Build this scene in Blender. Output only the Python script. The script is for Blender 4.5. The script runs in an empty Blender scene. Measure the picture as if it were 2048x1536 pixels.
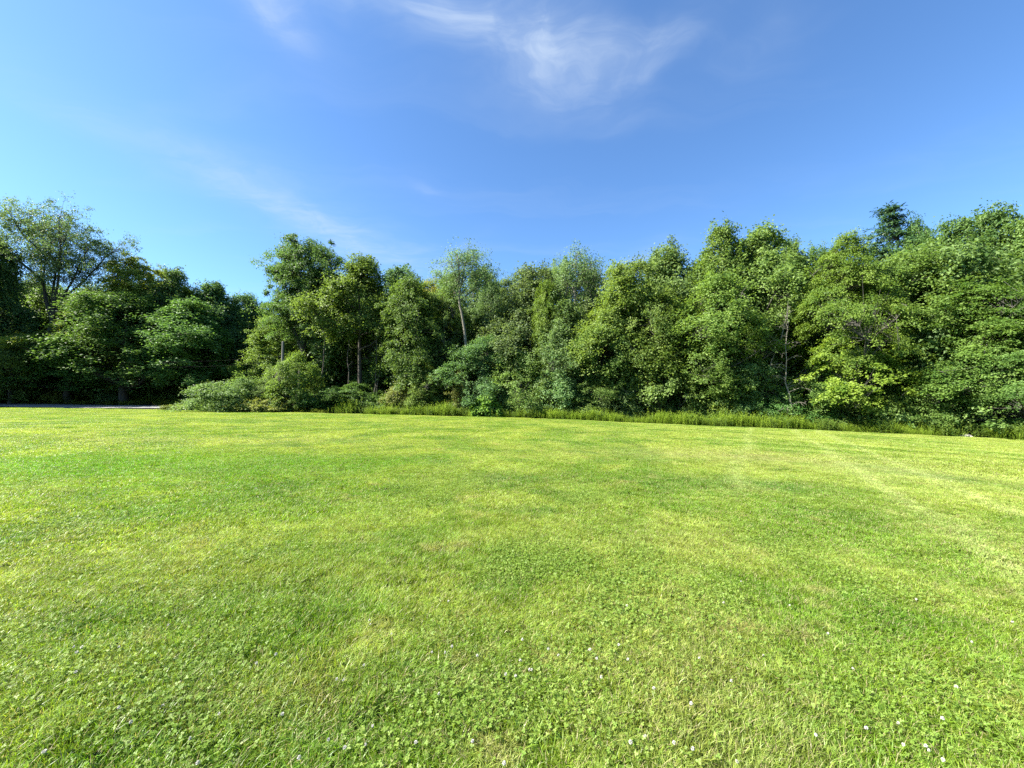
import bpy, math, random
import numpy as np
from mathutils import Matrix, Vector, Euler

R = math.radians
scene = bpy.context.scene
COL = scene.collection

# ------------------------------------------------------------------ camera, light, exposure
F_PX, HORIZON, EYE = 800.0, 790.0, 1.6            # focal length and horizon row of the 2048 x 1536 picture
cam_d = bpy.data.cameras.new('camera')
cam_d.sensor_width = 36.0
cam_d.lens = F_PX / 2048 * 36.0
cam_d.clip_end = 3000
cam = bpy.data.objects.new('camera', cam_d)
COL.objects.link(cam)
cam.location = (0, 0, EYE)
cam.rotation_euler = (R(90) + math.atan((HORIZON - 768) / F_PX), 0, 0)
scene.camera = cam

SUN_EL, SUN_AZ = 42.0, -98.0                        # azimuth from +Y, clockwise
world = bpy.data.worlds.new('World')
scene.world = world
world.use_nodes = True

sun_d = bpy.data.lights.new('sun', 'SUN')
sun_d.energy = 5.0
sun_d.angle = R(0.53)
sun_d.color = (1.0, 0.94, 0.84)
sun = bpy.data.objects.new('sun', sun_d)
COL.objects.link(sun)
sd = Vector((math.sin(R(SUN_AZ)) * math.cos(R(SUN_EL)), math.cos(R(SUN_AZ)) * math.cos(R(SUN_EL)), math.sin(R(SUN_EL))))
sun.rotation_euler = sd.to_track_quat('Z', 'Y').to_euler()
sun.location = sd * 100

scene.view_settings.view_transform = 'Standard'
scene.view_settings.look = 'None'
scene.view_settings.gamma = 1.0
scene.view_settings.use_curve_mapping = False
scene.view_settings.exposure = 2.0
scene.render.engine = 'CYCLES'
cy = scene.cycles
cy.max_bounces = 10
cy.diffuse_bounces = 6
cy.glossy_bounces = 2
cy.transmission_bounces = 8
cy.transparent_max_bounces = 4
cy.use_denoising = False
cy.denoiser = 'OPENIMAGEDENOISE'
cy.denoising_input_passes = 'RGB_ALBEDO_NORMAL'
cy.denoising_prefilter = 'ACCURATE'
cy.caustics_reflective = False
cy.caustics_refractive = False


# ------------------------------------------------------------------ node helpers
class NT:
    def __init__(self, tree):
        self.t = tree
        tree.nodes.clear()

    def n(self, kind, **kw):
        nd = self.t.nodes.new(kind)
        for k, v in kw.items():
            setattr(nd, k, v)
        return nd

    def put(self, sock, v):
        if isinstance(v, bpy.types.NodeSocket):
            self.t.links.new(v, sock)
        else:
            sock.default_value = v

    def math(self, op, a, b=0.0, c=0.0, clamp=False):
        nd = self.n('ShaderNodeMath', operation=op, use_clamp=clamp)
        self.put(nd.inputs[0], a)
        self.put(nd.inputs[1], b)
        self.put(nd.inputs[2], c)
        return nd.outputs[0]

    def mix(self, f, a, b, blend='MIX'):
        nd = self.n('ShaderNodeMix', data_type='RGBA', blend_type=blend)
        self.put(nd.inputs[0], f)
        self.put(nd.inputs[6], a)
        self.put(nd.inputs[7], b)
        return nd.outputs[2]

    def noise(self, vec, scale, detail=3.0, rough=0.55, dist=0.0, w=None):
        nd = self.n('ShaderNodeTexNoise')
        if w is not None:
            nd.noise_dimensions = '4D'
            nd.inputs['W'].default_value = w
        if vec is not None:
            self.put(nd.inputs['Vector'], vec)
        nd.inputs['Scale'].default_value = scale
        nd.inputs['Detail'].default_value = detail
        nd.inputs['Roughness'].default_value = rough
        nd.inputs['Distortion'].default_value = dist
        return nd.outputs[0]

    def ramp(self, f, lo, hi, a=0.0, b=1.0, smooth=True):
        nd = self.n('ShaderNodeMapRange', interpolation_type='SMOOTHSTEP' if smooth else 'LINEAR')
        self.put(nd.inputs[0], f)
        nd.inputs[1].default_value = lo
        nd.inputs[2].default_value = hi
        nd.inputs[3].default_value = a
        nd.inputs[4].default_value = b
        return nd.outputs[0]

    def comb(self, x, y, z):
        nd = self.n('ShaderNodeCombineXYZ')
        for i, v in enumerate((x, y, z)):
            self.put(nd.inputs[i], v)
        return nd.outputs[0]

    def attr(self, name):
        return self.n('ShaderNodeAttribute', attribute_name=name).outputs['Fac']


def rgb(r, g, b):
    return (r, g, b, 1.0)


# ------------------------------------------------------------------ the sky: Nishita air with thin cirrus at one altitude
def build_world():
    w = NT(world.node_tree)
    sky = w.n('ShaderNodeTexSky', sky_type='NISHITA')
    sky.sun_disc = False
    sky.sun_elevation = R(SUN_EL)
    sky.sun_rotation = R(SUN_AZ)
    sky.altitude = 300
    sky.air_density = 1.0
    sky.dust_density = 0.7
    sky.ozone_density = 2.2
    tc = w.n('ShaderNodeTexCoord')
    sep = w.n('ShaderNodeSeparateXYZ')
    w.put(sep.inputs[0], tc.outputs['Generated'])
    z = w.math('MAXIMUM', sep.outputs[2], 0.03)
    px = w.math('DIVIDE', sep.outputs[0], z)
    py = w.math('DIVIDE', sep.outputs[1], z)
    P = w.comb(px, py, 0.0)
    # domain warp for curls
    wn = w.n('ShaderNodeTexNoise')
    w.put(wn.inputs['Vector'], P)
    wn.inputs['Scale'].default_value = 2.6
    wn.inputs['Detail'].default_value = 3
    sc = w.n('ShaderNodeVectorMath', operation='MULTIPLY_ADD')
    w.put(sc.inputs[0], wn.outputs['Color'])
    sc.inputs[1].default_value = (0.42, 0.42, 0)
    sc.inputs[2].default_value = (-0.21, -0.21, 0)
    ad = w.n('ShaderNodeVectorMath', operation='ADD')
    w.put(ad.inputs[0], P)
    w.put(ad.inputs[1], sc.outputs[0])
    PW = ad.outputs[0]
    sw = w.n('ShaderNodeSeparateXYZ')
    w.put(sw.inputs[0], PW)

    def blob(cx, cy_, sx, sy, ang=0.0, warped=True):
        X, Y = (sw.outputs[0], sw.outputs[1]) if warped else (px, py)
        dx = w.math('SUBTRACT', X, cx)
        dy = w.math('SUBTRACT', Y, cy_)
        c, s = math.cos(ang), math.sin(ang)
        u = w.math('ADD', w.math('MULTIPLY', dx, c / sx), w.math('MULTIPLY', dy, s / sx))
        v = w.math('ADD', w.math('MULTIPLY', dx, -s / sy), w.math('MULTIPLY', dy, c / sy))
        r2 = w.math('ADD', w.math('MULTIPLY', u, u), w.math('MULTIPLY', v, v))
        return w.math('EXPONENT', w.math('MULTIPLY', r2, -1.0))

    # fibrous texture: noise stretched along the wind
    mp = w.n('ShaderNodeMapping')
    w.put(mp.inputs[0], PW)
    mp.inputs['Rotation'].default_value = (0, 0, R(-58))
    mp.inputs['Scale'].default_value = (1.1, 4.5, 1)
    fib = w.noise(mp.outputs[0], 1.6, 6, 0.6, 0.4)
    fine = w.noise(PW, 5.0, 6, 0.62, 0.8)
    tex = w.ramp(w.math('ADD', w.math('MULTIPLY', fib, 0.55), w.math('MULTIPLY', fine, 0.45)), 0.30, 0.74)
    masks = [(-0.02, 1.08, 0.22, 0.16, 0.5, 0.72), (0.14, 1.17, 0.2, 0.12, 0.25, 0.88), (0.42, 1.18, 0.14, 0.10, -0.7, 0.62),
             (-0.18, 0.98, 0.14, 0.10, 0, 0.75), (-0.60, 1.02, 0.10, 0.16, 0, 0.75), (-0.38, 0.98, 0.10, 0.05, 0, 0.5),
             (-1.22, 2.05, 0.62, 0.19, 1.15, 0.66), (-0.95, 2.75, 0.5, 0.3, 1.2, 0.6), (-0.42, 1.95, 0.07, 0.05, 0, 0.35),
             (-0.5, 3.1, 0.12, 0.5, 0.5, 0.35), (0.95, 3.0, 0.14, 0.34, 0.2, 0.4), (0.36, 1.42, 0.22, 0.1, 0.2, 0.15),
             (0.72, 1.12, 0.10, 0.1, 0.2, 0.22)]
    tot = None
    for (a, b, c, d, e, g) in masks:
        m = w.math('MULTIPLY', blob(a, b, c, d, e), g)
        tot = m if tot is None else w.math('ADD', tot, m)
    wisps = w.math('MULTIPLY', tot, w.ramp(tex, 0.0, 1.0, 0.34, 1.0))
    thin = w.math('MULTIPLY', w.ramp(w.noise(mp.outputs[0], 0.45, 5, 0.55, 0.6), 0.46, 0.78), 0.14)
    alpha = w.math('MULTIPLY', w.math('ADD', wisps, thin), 0.58, clamp=True)
    tint = w.mix(1.0, sky.outputs[0], SKY_TINT, 'MULTIPLY')
    colr = w.mix(alpha, tint, CLOUD)
    bg = w.n('ShaderNodeBackground')
    w.put(bg.inputs[0], colr)
    bg.inputs[1].default_value = 0.068
    out = w.n('ShaderNodeOutputWorld')
    w.t.links.new(bg.outputs[0], out.inputs[0])


SKY_TINT = rgb(0.58, 0.81, 1.02)
CLOUD = rgb(2.75, 3.25, 3.9)
build_world()


# ------------------------------------------------------------------ ground shape
def smooth(t):
    t = np.clip(t, 0, 1)
    return t * t * (3 - 2 * t)


_ex = np.array([-260, -120, -57.6, -38, -19.2, -1.1, 15, 32, 42, 50, 58, 70, 90])
_ey = np.array([56, 50, 45, 43.0, 40, 37, 32, 25, 17, 6, -15, -60, -260])
_gx = np.linspace(-260, 90, 1401)
_gy = np.interp(_gx, _ex, _ey)
_k = np.exp(-np.linspace(-2.2, 2.2, 41) ** 2)
_k /= _k.sum()
_gy = np.convolve(np.pad(_gy, 20, mode='edge'), _k, mode='valid')


def edge_y(x):
    x = np.asarray(x, float)
    return np.interp(x, _gx, _gy) + 0.16 * np.sin(x * 0.45) + 0.1 * np.sin(x * 1.1 + 1)


def gz(x, y):
    """height of the land"""
    x = np.asarray(x, float)
    y = np.asarray(y, float)
    xc = np.clip(x, -140, 140)
    yc = np.clip(y, -120, 140)
    z = -0.013 * yc - 0.0209 * xc - 0.0071 * (np.sqrt(xc * xc + 36) - 6)
    z = z + 0.035 * np.sin(xc * 0.21 + yc * 0.13 + 1) * np.sin(yc * 0.17 - xc * 0.07) * smooth(np.hypot(x, y) / 10)
    e = y - edge_y(x)
    right = smooth((x + 24) / 8)
    z = z - 0.16 * right * smooth(e / 2.2)
    z = z + right * 0.075 * np.clip(e - 9, 0, 60)
    z = z + (1 - right) * (-0.05 * smooth(e / 0.7) + 0.045 * np.clip(e - 0.7, 0, 6) + 0.55 * smooth((e - 6.8) / 3.0) + 0.03 * np.clip(e - 10, 0, 60))
    return z


def at(px, depth):
    """ground point seen in column px of the picture at that depth"""
    x = (px - 1024) / F_PX * depth
    return np.array((x, depth, float(gz(x, depth))))


def height_to(py, depth, zb):
    return (HORIZON - py) / F_PX * depth + EYE - zb


# ------------------------------------------------------------------ mesh helpers
def mesh_np(name, V, F, mats=(), faces_attr=None, mat_idx=None, smooth_shade=False, vert_attr=None):
    V = np.ascontiguousarray(V, dtype=np.float32)
    F = np.ascontiguousarray(F, dtype=np.int32)
    me = bpy.data.meshes.new(name)
    m, k = F.shape
    me.vertices.add(len(V))
    me.vertices.foreach_set('co', V.ravel())
    me.loops.add(m * k)
    me.loops.foreach_set('vertex_index', F.ravel())
    me.polygons.add(m)
    me.polygons.foreach_set('loop_start', np.arange(0, m * k, k, dtype=np.int32))
    if mat_idx is not None:
        me.polygons.foreach_set('material_index', np.ascontiguousarray(mat_idx, dtype=np.int32))
    for a, d in (faces_attr or {}).items():
        at_ = me.attributes.new(a, 'FLOAT', 'FACE')
        at_.data.foreach_set('value', np.ascontiguousarray(d, dtype=np.float32))
    for a, d in (vert_attr or {}).items():
        at_ = me.attributes.new(a, 'FLOAT', 'POINT')
        at_.data.foreach_set('value', np.ascontiguousarray(d, dtype=np.float32))
    me.update(calc_edges=True)
    if smooth_shade:
        me.polygons.foreach_set('use_smooth', np.ones(m, dtype=bool))
    for mt in mats:
        me.materials.append(mt)
    return me


def link(name, me, parent=None, color=None):
    o = bpy.data.objects.new(name, me)
    COL.objects.link(o)
    if parent is not None:
        o.parent = parent
    if color is not None:
        o.color = color
    return o


def tag(o, label=None, cat=None, group=None, kind=None):
    for k, v in (('label', label), ('category', cat), ('group', group), ('kind', kind)):
        if v:
            o[k] = v
    return o


def thing(name, loc, label, cat, group=None, rz=0.0, sc=1.0):
    o = bpy.data.objects.new(name, None)
    o.empty_display_size = 0.3
    COL.objects.link(o)
    o.location = loc
    o.rotation_euler = (0, 0, rz)
    if sc != 1.0:
        o.scale = (sc, sc, sc) if np.isscalar(sc) else sc
    return tag(o, label, cat, group)


def unit(v):
    return v / np.maximum(np.linalg.norm(v, axis=-1, keepdims=True), 1e-9)


def tube(pts, rad, sides=6):
    pts = np.asarray(pts, float)
    rad = np.asarray(rad, float)
    k = len(pts)
    T = unit(np.gradient(pts, axis=0))
    ref = np.array((1.0, 0, 0)) if abs(T[0, 0]) < 0.8 else np.array((0, 1.0, 0))
    A = unit(np.cross(T, ref))
    B = np.cross(T, A)
    th = np.linspace(0, 2 * np.pi, sides, endpoint=False)
    V = pts[:, None, :] + rad[:, None, None] * (np.cos(th)[None, :, None] * A[:, None, :] + np.sin(th)[None, :, None] * B[:, None, :])
    i = np.arange(k - 1)[:, None] * sides
    j = np.arange(sides)[None, :]
    j2 = (j + 1) % sides
    Fq = np.stack([i + j, i + j2, i + sides + j2, i + sides + j], -1).reshape(-1, 4)
    return V.reshape(-1, 3), Fq


def join(parts):
    Vs, Fs, o = [], [], 0
    for V, Fq in parts:
        Vs.append(V)
        Fs.append(Fq + o)
        o += len(V)
    return np.concatenate(Vs), np.concatenate(Fs)


def bez(a, b, c, n):
    t = np.linspace(0, 1, n)[:, None]
    return (1 - t) ** 2 * a + 2 * t * (1 - t) * b + t * t * c


def leaf_quads(rng, P, N, L, W=0.62, fold=0.16, droop=0.12, axis=None):
    n = len(P)
    N = unit(N)
    if axis is None:
        axis = rng.normal(size=(n, 3))
    ax = unit(axis - N * (axis * N).sum(1, keepdims=True))
    sd_ = np.cross(N, ax)
    L = np.broadcast_to(np.asarray(L, float), (n,))[:, None]
    v0 = P
    mid = P + ax * 0.45 * L + N * fold * L
    v1 = mid + sd_ * 0.5 * W * L
    v3 = mid - sd_ * 0.5 * W * L
    v2 = P + ax * L - N * droop * L
    V = np.stack([v0, v1, v2, v3], 1).reshape(-1, 3)
    return V, np.arange(4 * n).reshape(n, 4)


# ------------------------------------------------------------------ materials
def new_mat(name):
    m = bpy.data.materials.new(name)
    m.use_nodes = True
    return m, NT(m.node_tree)


def leaf_material(name, dark, light, trans, rough=0.52, spec=0.16, tr_mix=0.36):
    m, w = new_mat(name)
    oi = w.n('ShaderNodeObjectInfo')
    f = w.attr('tint')
    g = w.attr('clump')
    c = w.mix(w.ramp(w.math('ADD', w.math('MULTIPLY', f, 0.45), w.math('MULTIPLY', g, 0.55)), 0.12, 0.88, smooth=False), dark, light)
    c = w.mix(1.0, c, oi.outputs['Color'], 'MULTIPLY')
    t = w.mix(1.0, trans, oi.outputs['Color'], 'MULTIPLY')
    t = w.mix(w.math('MULTIPLY', f, 0.4), t, c)
    p = w.n('ShaderNodeBsdfPrincipled')
    w.put(p.inputs['Base Color'], c)
    p.inputs['Roughness'].default_value = rough
    p.inputs['Specular IOR Level'].default_value = spec
    tl = w.n('ShaderNodeBsdfTranslucent')
    w.put(tl.inputs[0], t)
    mx = w.n('ShaderNodeMixShader')
    mx.inputs[0].default_value = tr_mix
    w.t.links.new(p.outputs[0], mx.inputs[1])
    w.t.links.new(tl.outputs[0], mx.inputs[2])
    out = w.n('ShaderNodeOutputMaterial')
    w.t.links.new(mx.outputs[0], out.inputs[0])
    return m


def simple_mat(name, c1, c2, scale, rough=0.9, bump=0.3, detail=5, stretch=(1, 1, 1), color_mul=False, coord='Object'):
    m, w = new_mat(name)
    tc = w.n('ShaderNodeTexCoord')
    mp = w.n('ShaderNodeMapping')
    w.put(mp.inputs[0], tc.outputs[coord])
    mp.inputs['Scale'].default_value = stretch
    f = w.noise(mp.outputs[0], scale, detail, 0.62)
    c = w.mix(w.ramp(f, 0.3, 0.7), c1, c2)
    if color_mul:
        oi = w.n('ShaderNodeObjectInfo')
        c = w.mix(1.0, c, oi.outputs['Color'], 'MULTIPLY')
    p = w.n('ShaderNodeBsdfPrincipled')
    w.put(p.inputs['Base Color'], c)
    p.inputs['Roughness'].default_value = rough
    p.inputs['Specular IOR Level'].default_value = 0.2
    if bump:
        b = w.n('ShaderNodeBump')
        b.inputs['Strength'].default_value = bump
        b.inputs['Distance'].default_value = 0.05
        w.put(b.inputs['Height'], f)
        w.t.links.new(b.outputs[0], p.inputs['Normal'])
    out = w.n('ShaderNodeOutputMaterial')
    w.t.links.new(p.outputs[0], out.inputs[0])
    return m


M_LEAF = leaf_material('leaf', rgb(0.043, 0.090, 0.022), rgb(0.168, 0.240, 0.074), rgb(0.215, 0.335, 0.045))
M_NEEDLE = leaf_material('needle', rgb(0.018, 0.045, 0.020), rgb(0.045, 0.085, 0.035), rgb(0.05, 0.1, 0.03), 0.5, 0.3, 0.22)
M_BARK = simple_mat('bark', rgb(0.052, 0.049, 0.040), rgb(0.135, 0.128, 0.108), 6, stretch=(3, 3, 0.5), color_mul=True)
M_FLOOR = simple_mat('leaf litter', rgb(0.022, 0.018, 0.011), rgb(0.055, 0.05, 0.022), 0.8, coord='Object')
M_ROAD = simple_mat('asphalt', rgb(0.17, 0.17, 0.17), rgb(0.26, 0.256, 0.245), 3, bump=0.2)
M_WEED = leaf_material('weed leaf', rgb(0.085, 0.15, 0.018), rgb(0.19, 0.26, 0.045), rgb(0.27, 0.38, 0.035), 0.5, 0.25, 0.4)


def lawn_color(w, pos):
    """world-space patchwork of the turf: lush, yellow-green and straw patches, and the mower's lines"""
    n1 = w.noise(pos, 0.22, 4, 0.55, 0.5)
    n2 = w.noise(pos, 0.75, 5, 0.6, 0.4, w=3.1)
    n3 = w.noise(pos, 1.9, 4, 0.6, 0.3, w=7.7)
    base = w.mix(w.ramp(n1, 0.40, 0.60), rgb(0.157, 0.270, 0.021), rgb(0.273, 0.348, 0.048))
    base = w.mix(w.math('MULTIPLY', w.ramp(n2, 0.49, 0.64), 0.8), base, rgb(0.336, 0.408, 0.076))
    base = w.mix(w.math('MULTIPLY', w.ramp(n2, 0.49, 0.34), 0.85), base, rgb(0.093, 0.198, 0.011))
    base = w.mix(w.math('MULTIPLY', w.ramp(n3, 0.56, 0.72), 0.6), base, rgb(0.394, 0.360, 0.133))
    sp = w.n('ShaderNodeSeparateXYZ')
    w.put(sp.inputs[0], pos)
    def patch(cx, cy_, rx, ry):
        u = w.math('DIVIDE', w.math('SUBTRACT', sp.outputs[0], cx), rx)
        v = w.math('DIVIDE', w.math('SUBTRACT', sp.outputs[1], cy_), ry)
        r2 = w.math('ADD', w.math('MULTIPLY', u, u), w.math('MULTIPLY', v, v))
        return w.math('MULTIPLY', w.math('EXPONENT', w.math('MULTIPLY', r2, -1.0)), w.ramp(n3, 0.35, 0.55, 0.55, 1.0))
    for cx, cy_, rx, ry, k, col in ((-9.5, 8.6, 5.5, 2.0, 1.0, (0.125, 0.290, 0.002)), (-4.6, 9.6, 2.6, 1.0, 0.9, (0.12, 0.265, 0.004)), (-3.4, 5.4, 1.6, 0.5, 0.6, (0.125, 0.28, 0.004)), (-13, 14, 6, 1.2, 0.5, (0.33, 0.37, 0.11)), (-0.2, 8.0, 1.2, 0.7, 0.75, (0.085, 0.185, 0.03)),
                                    (4.6, 8.1, 1.6, 0.8, 0.75, (0.085, 0.185, 0.035)), (7.5, 12.8, 4.0, 1.6, 0.7, (0.34, 0.34, 0.13)), (10.2, 10.5, 2.0, 2.0, 0.5, (0.33, 0.36, 0.15)),
                                    (1.1, 2.5, 0.5, 0.8, 0.4, (0.30, 0.28, 0.10)), (1.0, 1.9, 0.5, 0.3, 0.35, (0.30, 0.28, 0.10)), (-1.2, 2.2, 0.8, 0.3, 0.35, (0.30, 0.28, 0.10)),
                                    (-2.6, 3.6, 1.2, 0.5, 0.5, (0.30, 0.33, 0.06)), (2.0, 4.6, 1.4, 0.5, 0.5, (0.30, 0.345, 0.075)), (6.0, 5.0, 1.2, 1.6, 0.3, (0.30, 0.29, 0.10))):
        base = w.mix(w.math('MULTIPLY', patch(cx, cy_, rx, ry), k), base, rgb(*col))
    # arcs left by the mower turning round the right-hand end of the lawn
    dx = w.math('SUBTRACT', sp.outputs[0], -6.0)
    dy = w.math('SUBTRACT', sp.outputs[1], -2.0)
    rr = w.math('SQRT', w.math('ADD', w.math('MULTIPLY', dx, dx), w.math('MULTIPLY', dy, dy)))
    rr = w.math('ADD', rr, w.math('MULTIPLY', w.noise(pos, 0.3, 2, 0.5, 0, w=1.3), 1.2))
    st = w.ramp(w.math('SINE', w.math('MULTIPLY', rr, 2.0 * math.pi / 2.4)), 0.1, 0.95)
    st = w.math('MULTIPLY', st, w.ramp(dx, 8.0, 18.0))
    tr = w.math('ADD', w.math('MULTIPLY', w.math('SUBTRACT', sp.outputs[0], 4.9), 0.853), w.math('MULTIPLY', w.math('SUBTRACT', sp.outputs[1], 3.85), -0.522))
    tr = w.math('ADD', tr, w.math('MULTIPLY', w.math('SUBTRACT', n1, 0.5), 0.9))
    wt_ = None
    for off in (0.0, 1.35, -2.6):
        q = w.math('DIVIDE', w.math('SUBTRACT', tr, off), 0.2)
        g_ = w.math('EXPONENT', w.math('MULTIPLY', w.math('MULTIPLY', q, q), -1.0))
        wt_ = g_ if wt_ is None else w.math('ADD', wt_, g_)
    wt_ = w.math('MULTIPLY', w.math('MULTIPLY', wt_, w.ramp(sp.outputs[0], 3.2, 5.2)), w.ramp(n2, 0.3, 0.6, 0.4, 1.0))
    base = w.mix(w.math('MULTIPLY', wt_, 0.6, clamp=True), base, rgb(0.40, 0.46, 0.17))
    base = w.mix(w.math('MULTIPLY', st, 0.55), base, rgb(0.371, 0.450, 0.109))
    n4 = w.noise(pos, 6.5, 4, 0.65, 0.6, w=9.9)
    hv_ = w.n('ShaderNodeHueSaturation')
    w.put(hv_.inputs['Color'], base)
    w.put(hv_.inputs['Value'], w.ramp(n4, 0.32, 0.68, 0.74, 1.36))
    w.put(hv_.inputs['Saturation'], w.ramp(n4, 0.35, 0.7, 1.06, 0.93))
    return hv_.outputs[0]


def grass_material(name, straw=0.17):
    m, w = new_mat(name)
    ge = w.n('ShaderNodeNewGeometry')
    c = lawn_color(w, ge.outputs['Position'])
    f = w.attr('tint')
    t = w.attr('along')
    c = w.mix(w.math('MULTIPLY', w.ramp(f, 0.0, 0.5), 0.35), rgb(0.05, 0.095, 0.012), c) if False else c
    hv = w.n('ShaderNodeHueSaturation')
    w.put(hv.inputs['Color'], c)
    w.put(hv.inputs['Value'], w.ramp(f, 0, 1, 0.72, 1.3, False))
    w.put(hv.inputs['Hue'], w.ramp(w.math('FRACT', w.math('MULTIPLY', f, 7.13)), 0, 1, 0.487, 0.518, False))
    c = hv.outputs[0]
    c = w.mix(w.ramp(f, 1 - straw, 1 - straw + 0.01), c, rgb(0.33, 0.30, 0.14))
    c = w.mix(w.ramp(t, 0.35, 0.0, 0.0, 0.45), c, rgb(0.13, 0.125, 0.05))  # thatch brown at the blade foot, also darkened as painted shade between blades
    p = w.n('ShaderNodeBsdfPrincipled')
    w.put(p.inputs['Base Color'], c)
    p.inputs['Roughness'].default_value = 0.42
    p.inputs['Specular IOR Level'].default_value = 0.3
    tl = w.n('ShaderNodeBsdfTranslucent')
    w.put(tl.inputs[0], w.mix(1.0, c, rgb(1.35, 1.4, 0.6), 'MULTIPLY'))
    mx = w.n('ShaderNodeMixShader')
    mx.inputs[0].default_value = 0.42
    w.t.links.new(p.outputs[0], mx.inputs[1])
    w.t.links.new(tl.outputs[0], mx.inputs[2])
    out = w.n('ShaderNodeOutputMaterial')
    w.t.links.new(mx.outputs[0], out.inputs[0])
    return m


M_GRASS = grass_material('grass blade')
M_CLOVER = leaf_material('clover leaf', rgb(0.12, 0.21, 0.025), rgb(0.25, 0.335, 0.07), rgb(0.30, 0.43, 0.045), 0.5, 0.22, 0.4)


def turf_material():
    m, w = new_mat('turf')
    ge = w.n('ShaderNodeNewGeometry')
    c = lawn_color(w, ge.outputs['Position'])
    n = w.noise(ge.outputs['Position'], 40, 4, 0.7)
    c = w.mix(1.0, c, w.mix(w.ramp(n, 0.3, 0.7), rgb(0.12, 0.12, 0.12), rgb(0.42, 0.42, 0.42)), 'MULTIPLY')  # soil tone under the blades, darkened further to paint shade into the gaps
    p = w.n('ShaderNodeBsdfPrincipled')
    w.put(p.inputs['Base Color'], c)
    p.inputs['Roughness'].default_value = 0.95
    p.inputs['Specular IOR Level'].default_value = 0.05
    out = w.n('ShaderNodeOutputMaterial')
    w.t.links.new(p.outputs[0], out.inputs[0])
    return m


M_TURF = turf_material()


# ------------------------------------------------------------------ ground sheets
def grid_mesh(name, xs, ys, zf, mat, keep=None):
    X, Y = np.meshgrid(xs, ys)
    V = np.stack([X, Y, zf(X, Y)], -1).reshape(-1, 3)
    nx, ny = len(xs), len(ys)
    i = np.arange(ny - 1)[:, None] * nx
    j = np.arange(nx - 1)[None, :]
    Fq = np.stack([i + j, i + j + 1, i + nx + j + 1, i + nx + j], -1).reshape(-1, 4)
    if keep is not None:
        Fq = Fq[keep(V[Fq].mean(1))]
    return mesh_np(name, V, Fq, [mat], smooth_shade=True)


def axis_steps(lo, hi, a, b, fine, far):
    return np.concatenate([np.linspace(lo, a, far, endpoint=False), np.arange(a, b, fine), np.linspace(b, hi, far)])


def ground_z(x, y):
    e = y - edge_y(x)
    return gz(x, y) - 0.05 - 0.10 * smooth((1.0 - e) / 2.0)


g = link('ground', grid_mesh('ground', axis_steps(-900, 900, -110, 90, 0.8, 12), axis_steps(-900, 900, -30, 110, 0.8, 12), ground_z, M_FLOOR))
tag(g, 'dark leaf littered woodland ground under and behind the trees', kind='structure')


def lawn_mesh():
    u = axis_steps(-200, 60, -80, 48, 0.5, 24)
    v = 1 - (np.linspace(0, 1, 150) ** 1.6)
    U, Vv = np.meshgrid(u, v)
    Y = edge_y(U) * Vv + -30 * (1 - Vv)
    Y = np.where(edge_y(U) < -30, edge_y(U) - (1 - Vv) * 5, Y)
    Vt = np.stack([U, Y, gz(U, Y)], -1)
    nx, ny = len(u), len(v)
    i = np.arange(ny - 1)[:, None] * nx
    j = np.arange(nx - 1)[None, :]
    Fq = np.stack([i + j, i + nx + j, i + nx + j + 1, i + j + 1], -1).reshape(-1, 4)
    return mesh_np('lawn', Vt.reshape(-1, 3), Fq, [M_TURF], smooth_shade=True)


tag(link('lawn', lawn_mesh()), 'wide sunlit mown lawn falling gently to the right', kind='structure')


def road():
    pts = np.array([(-200, 61), (-120, 54.6), (-80, 50.8), (-57, 48.6), (-44, 47.5), (-36, 48.8), (-34.5, 54), (-38, 62), (-48, 78), (-62, 100)], float)
    t = np.linspace(0, 1, len(pts))
    ts = np.linspace(0, 1, 120)
    c = np.stack([np.interp(ts, t, pts[:, k]) for k in (0, 1)], 1)
    kk = np.exp(-np.linspace(-2, 2, 13) ** 2)
    kk /= kk.sum()
    c = np.stack([np.convolve(np.pad(c[:, k], 6, mode='edge'), kk, mode='valid') for k in (0, 1)], 1)
    T = unit(np.gradient(c, axis=0))
    N = np.stack([-T[:, 1], T[:, 0]], 1)
    offs = np.array((-2.3, -1.1, 0, 1.1, 2.3))
    P = c[:, None, :] + N[:, None, :] * offs[None, :, None]
    Z = gz(P[..., 0], P[..., 1]) + 0.05 + 0.02 * (1 - np.abs(offs) / 2.3)[None, :]
    V = np.concatenate([P, Z[..., None]], -1).reshape(-1, 3)
    n = len(offs)
    i = np.arange(len(c) - 1)[:, None] * n
    j = np.arange(n - 1)[None, :]
    Fq = np.stack([i + j, i + n + j, i + n + j + 1, i + j + 1], -1).reshape(-1, 4)[:, ::-1]
    return mesh_np('road', V, Fq, [M_ROAD], smooth_shade=True)


tag(link('road', road()), 'narrow grey lane beyond the far left edge of the lawn', kind='structure')


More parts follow.
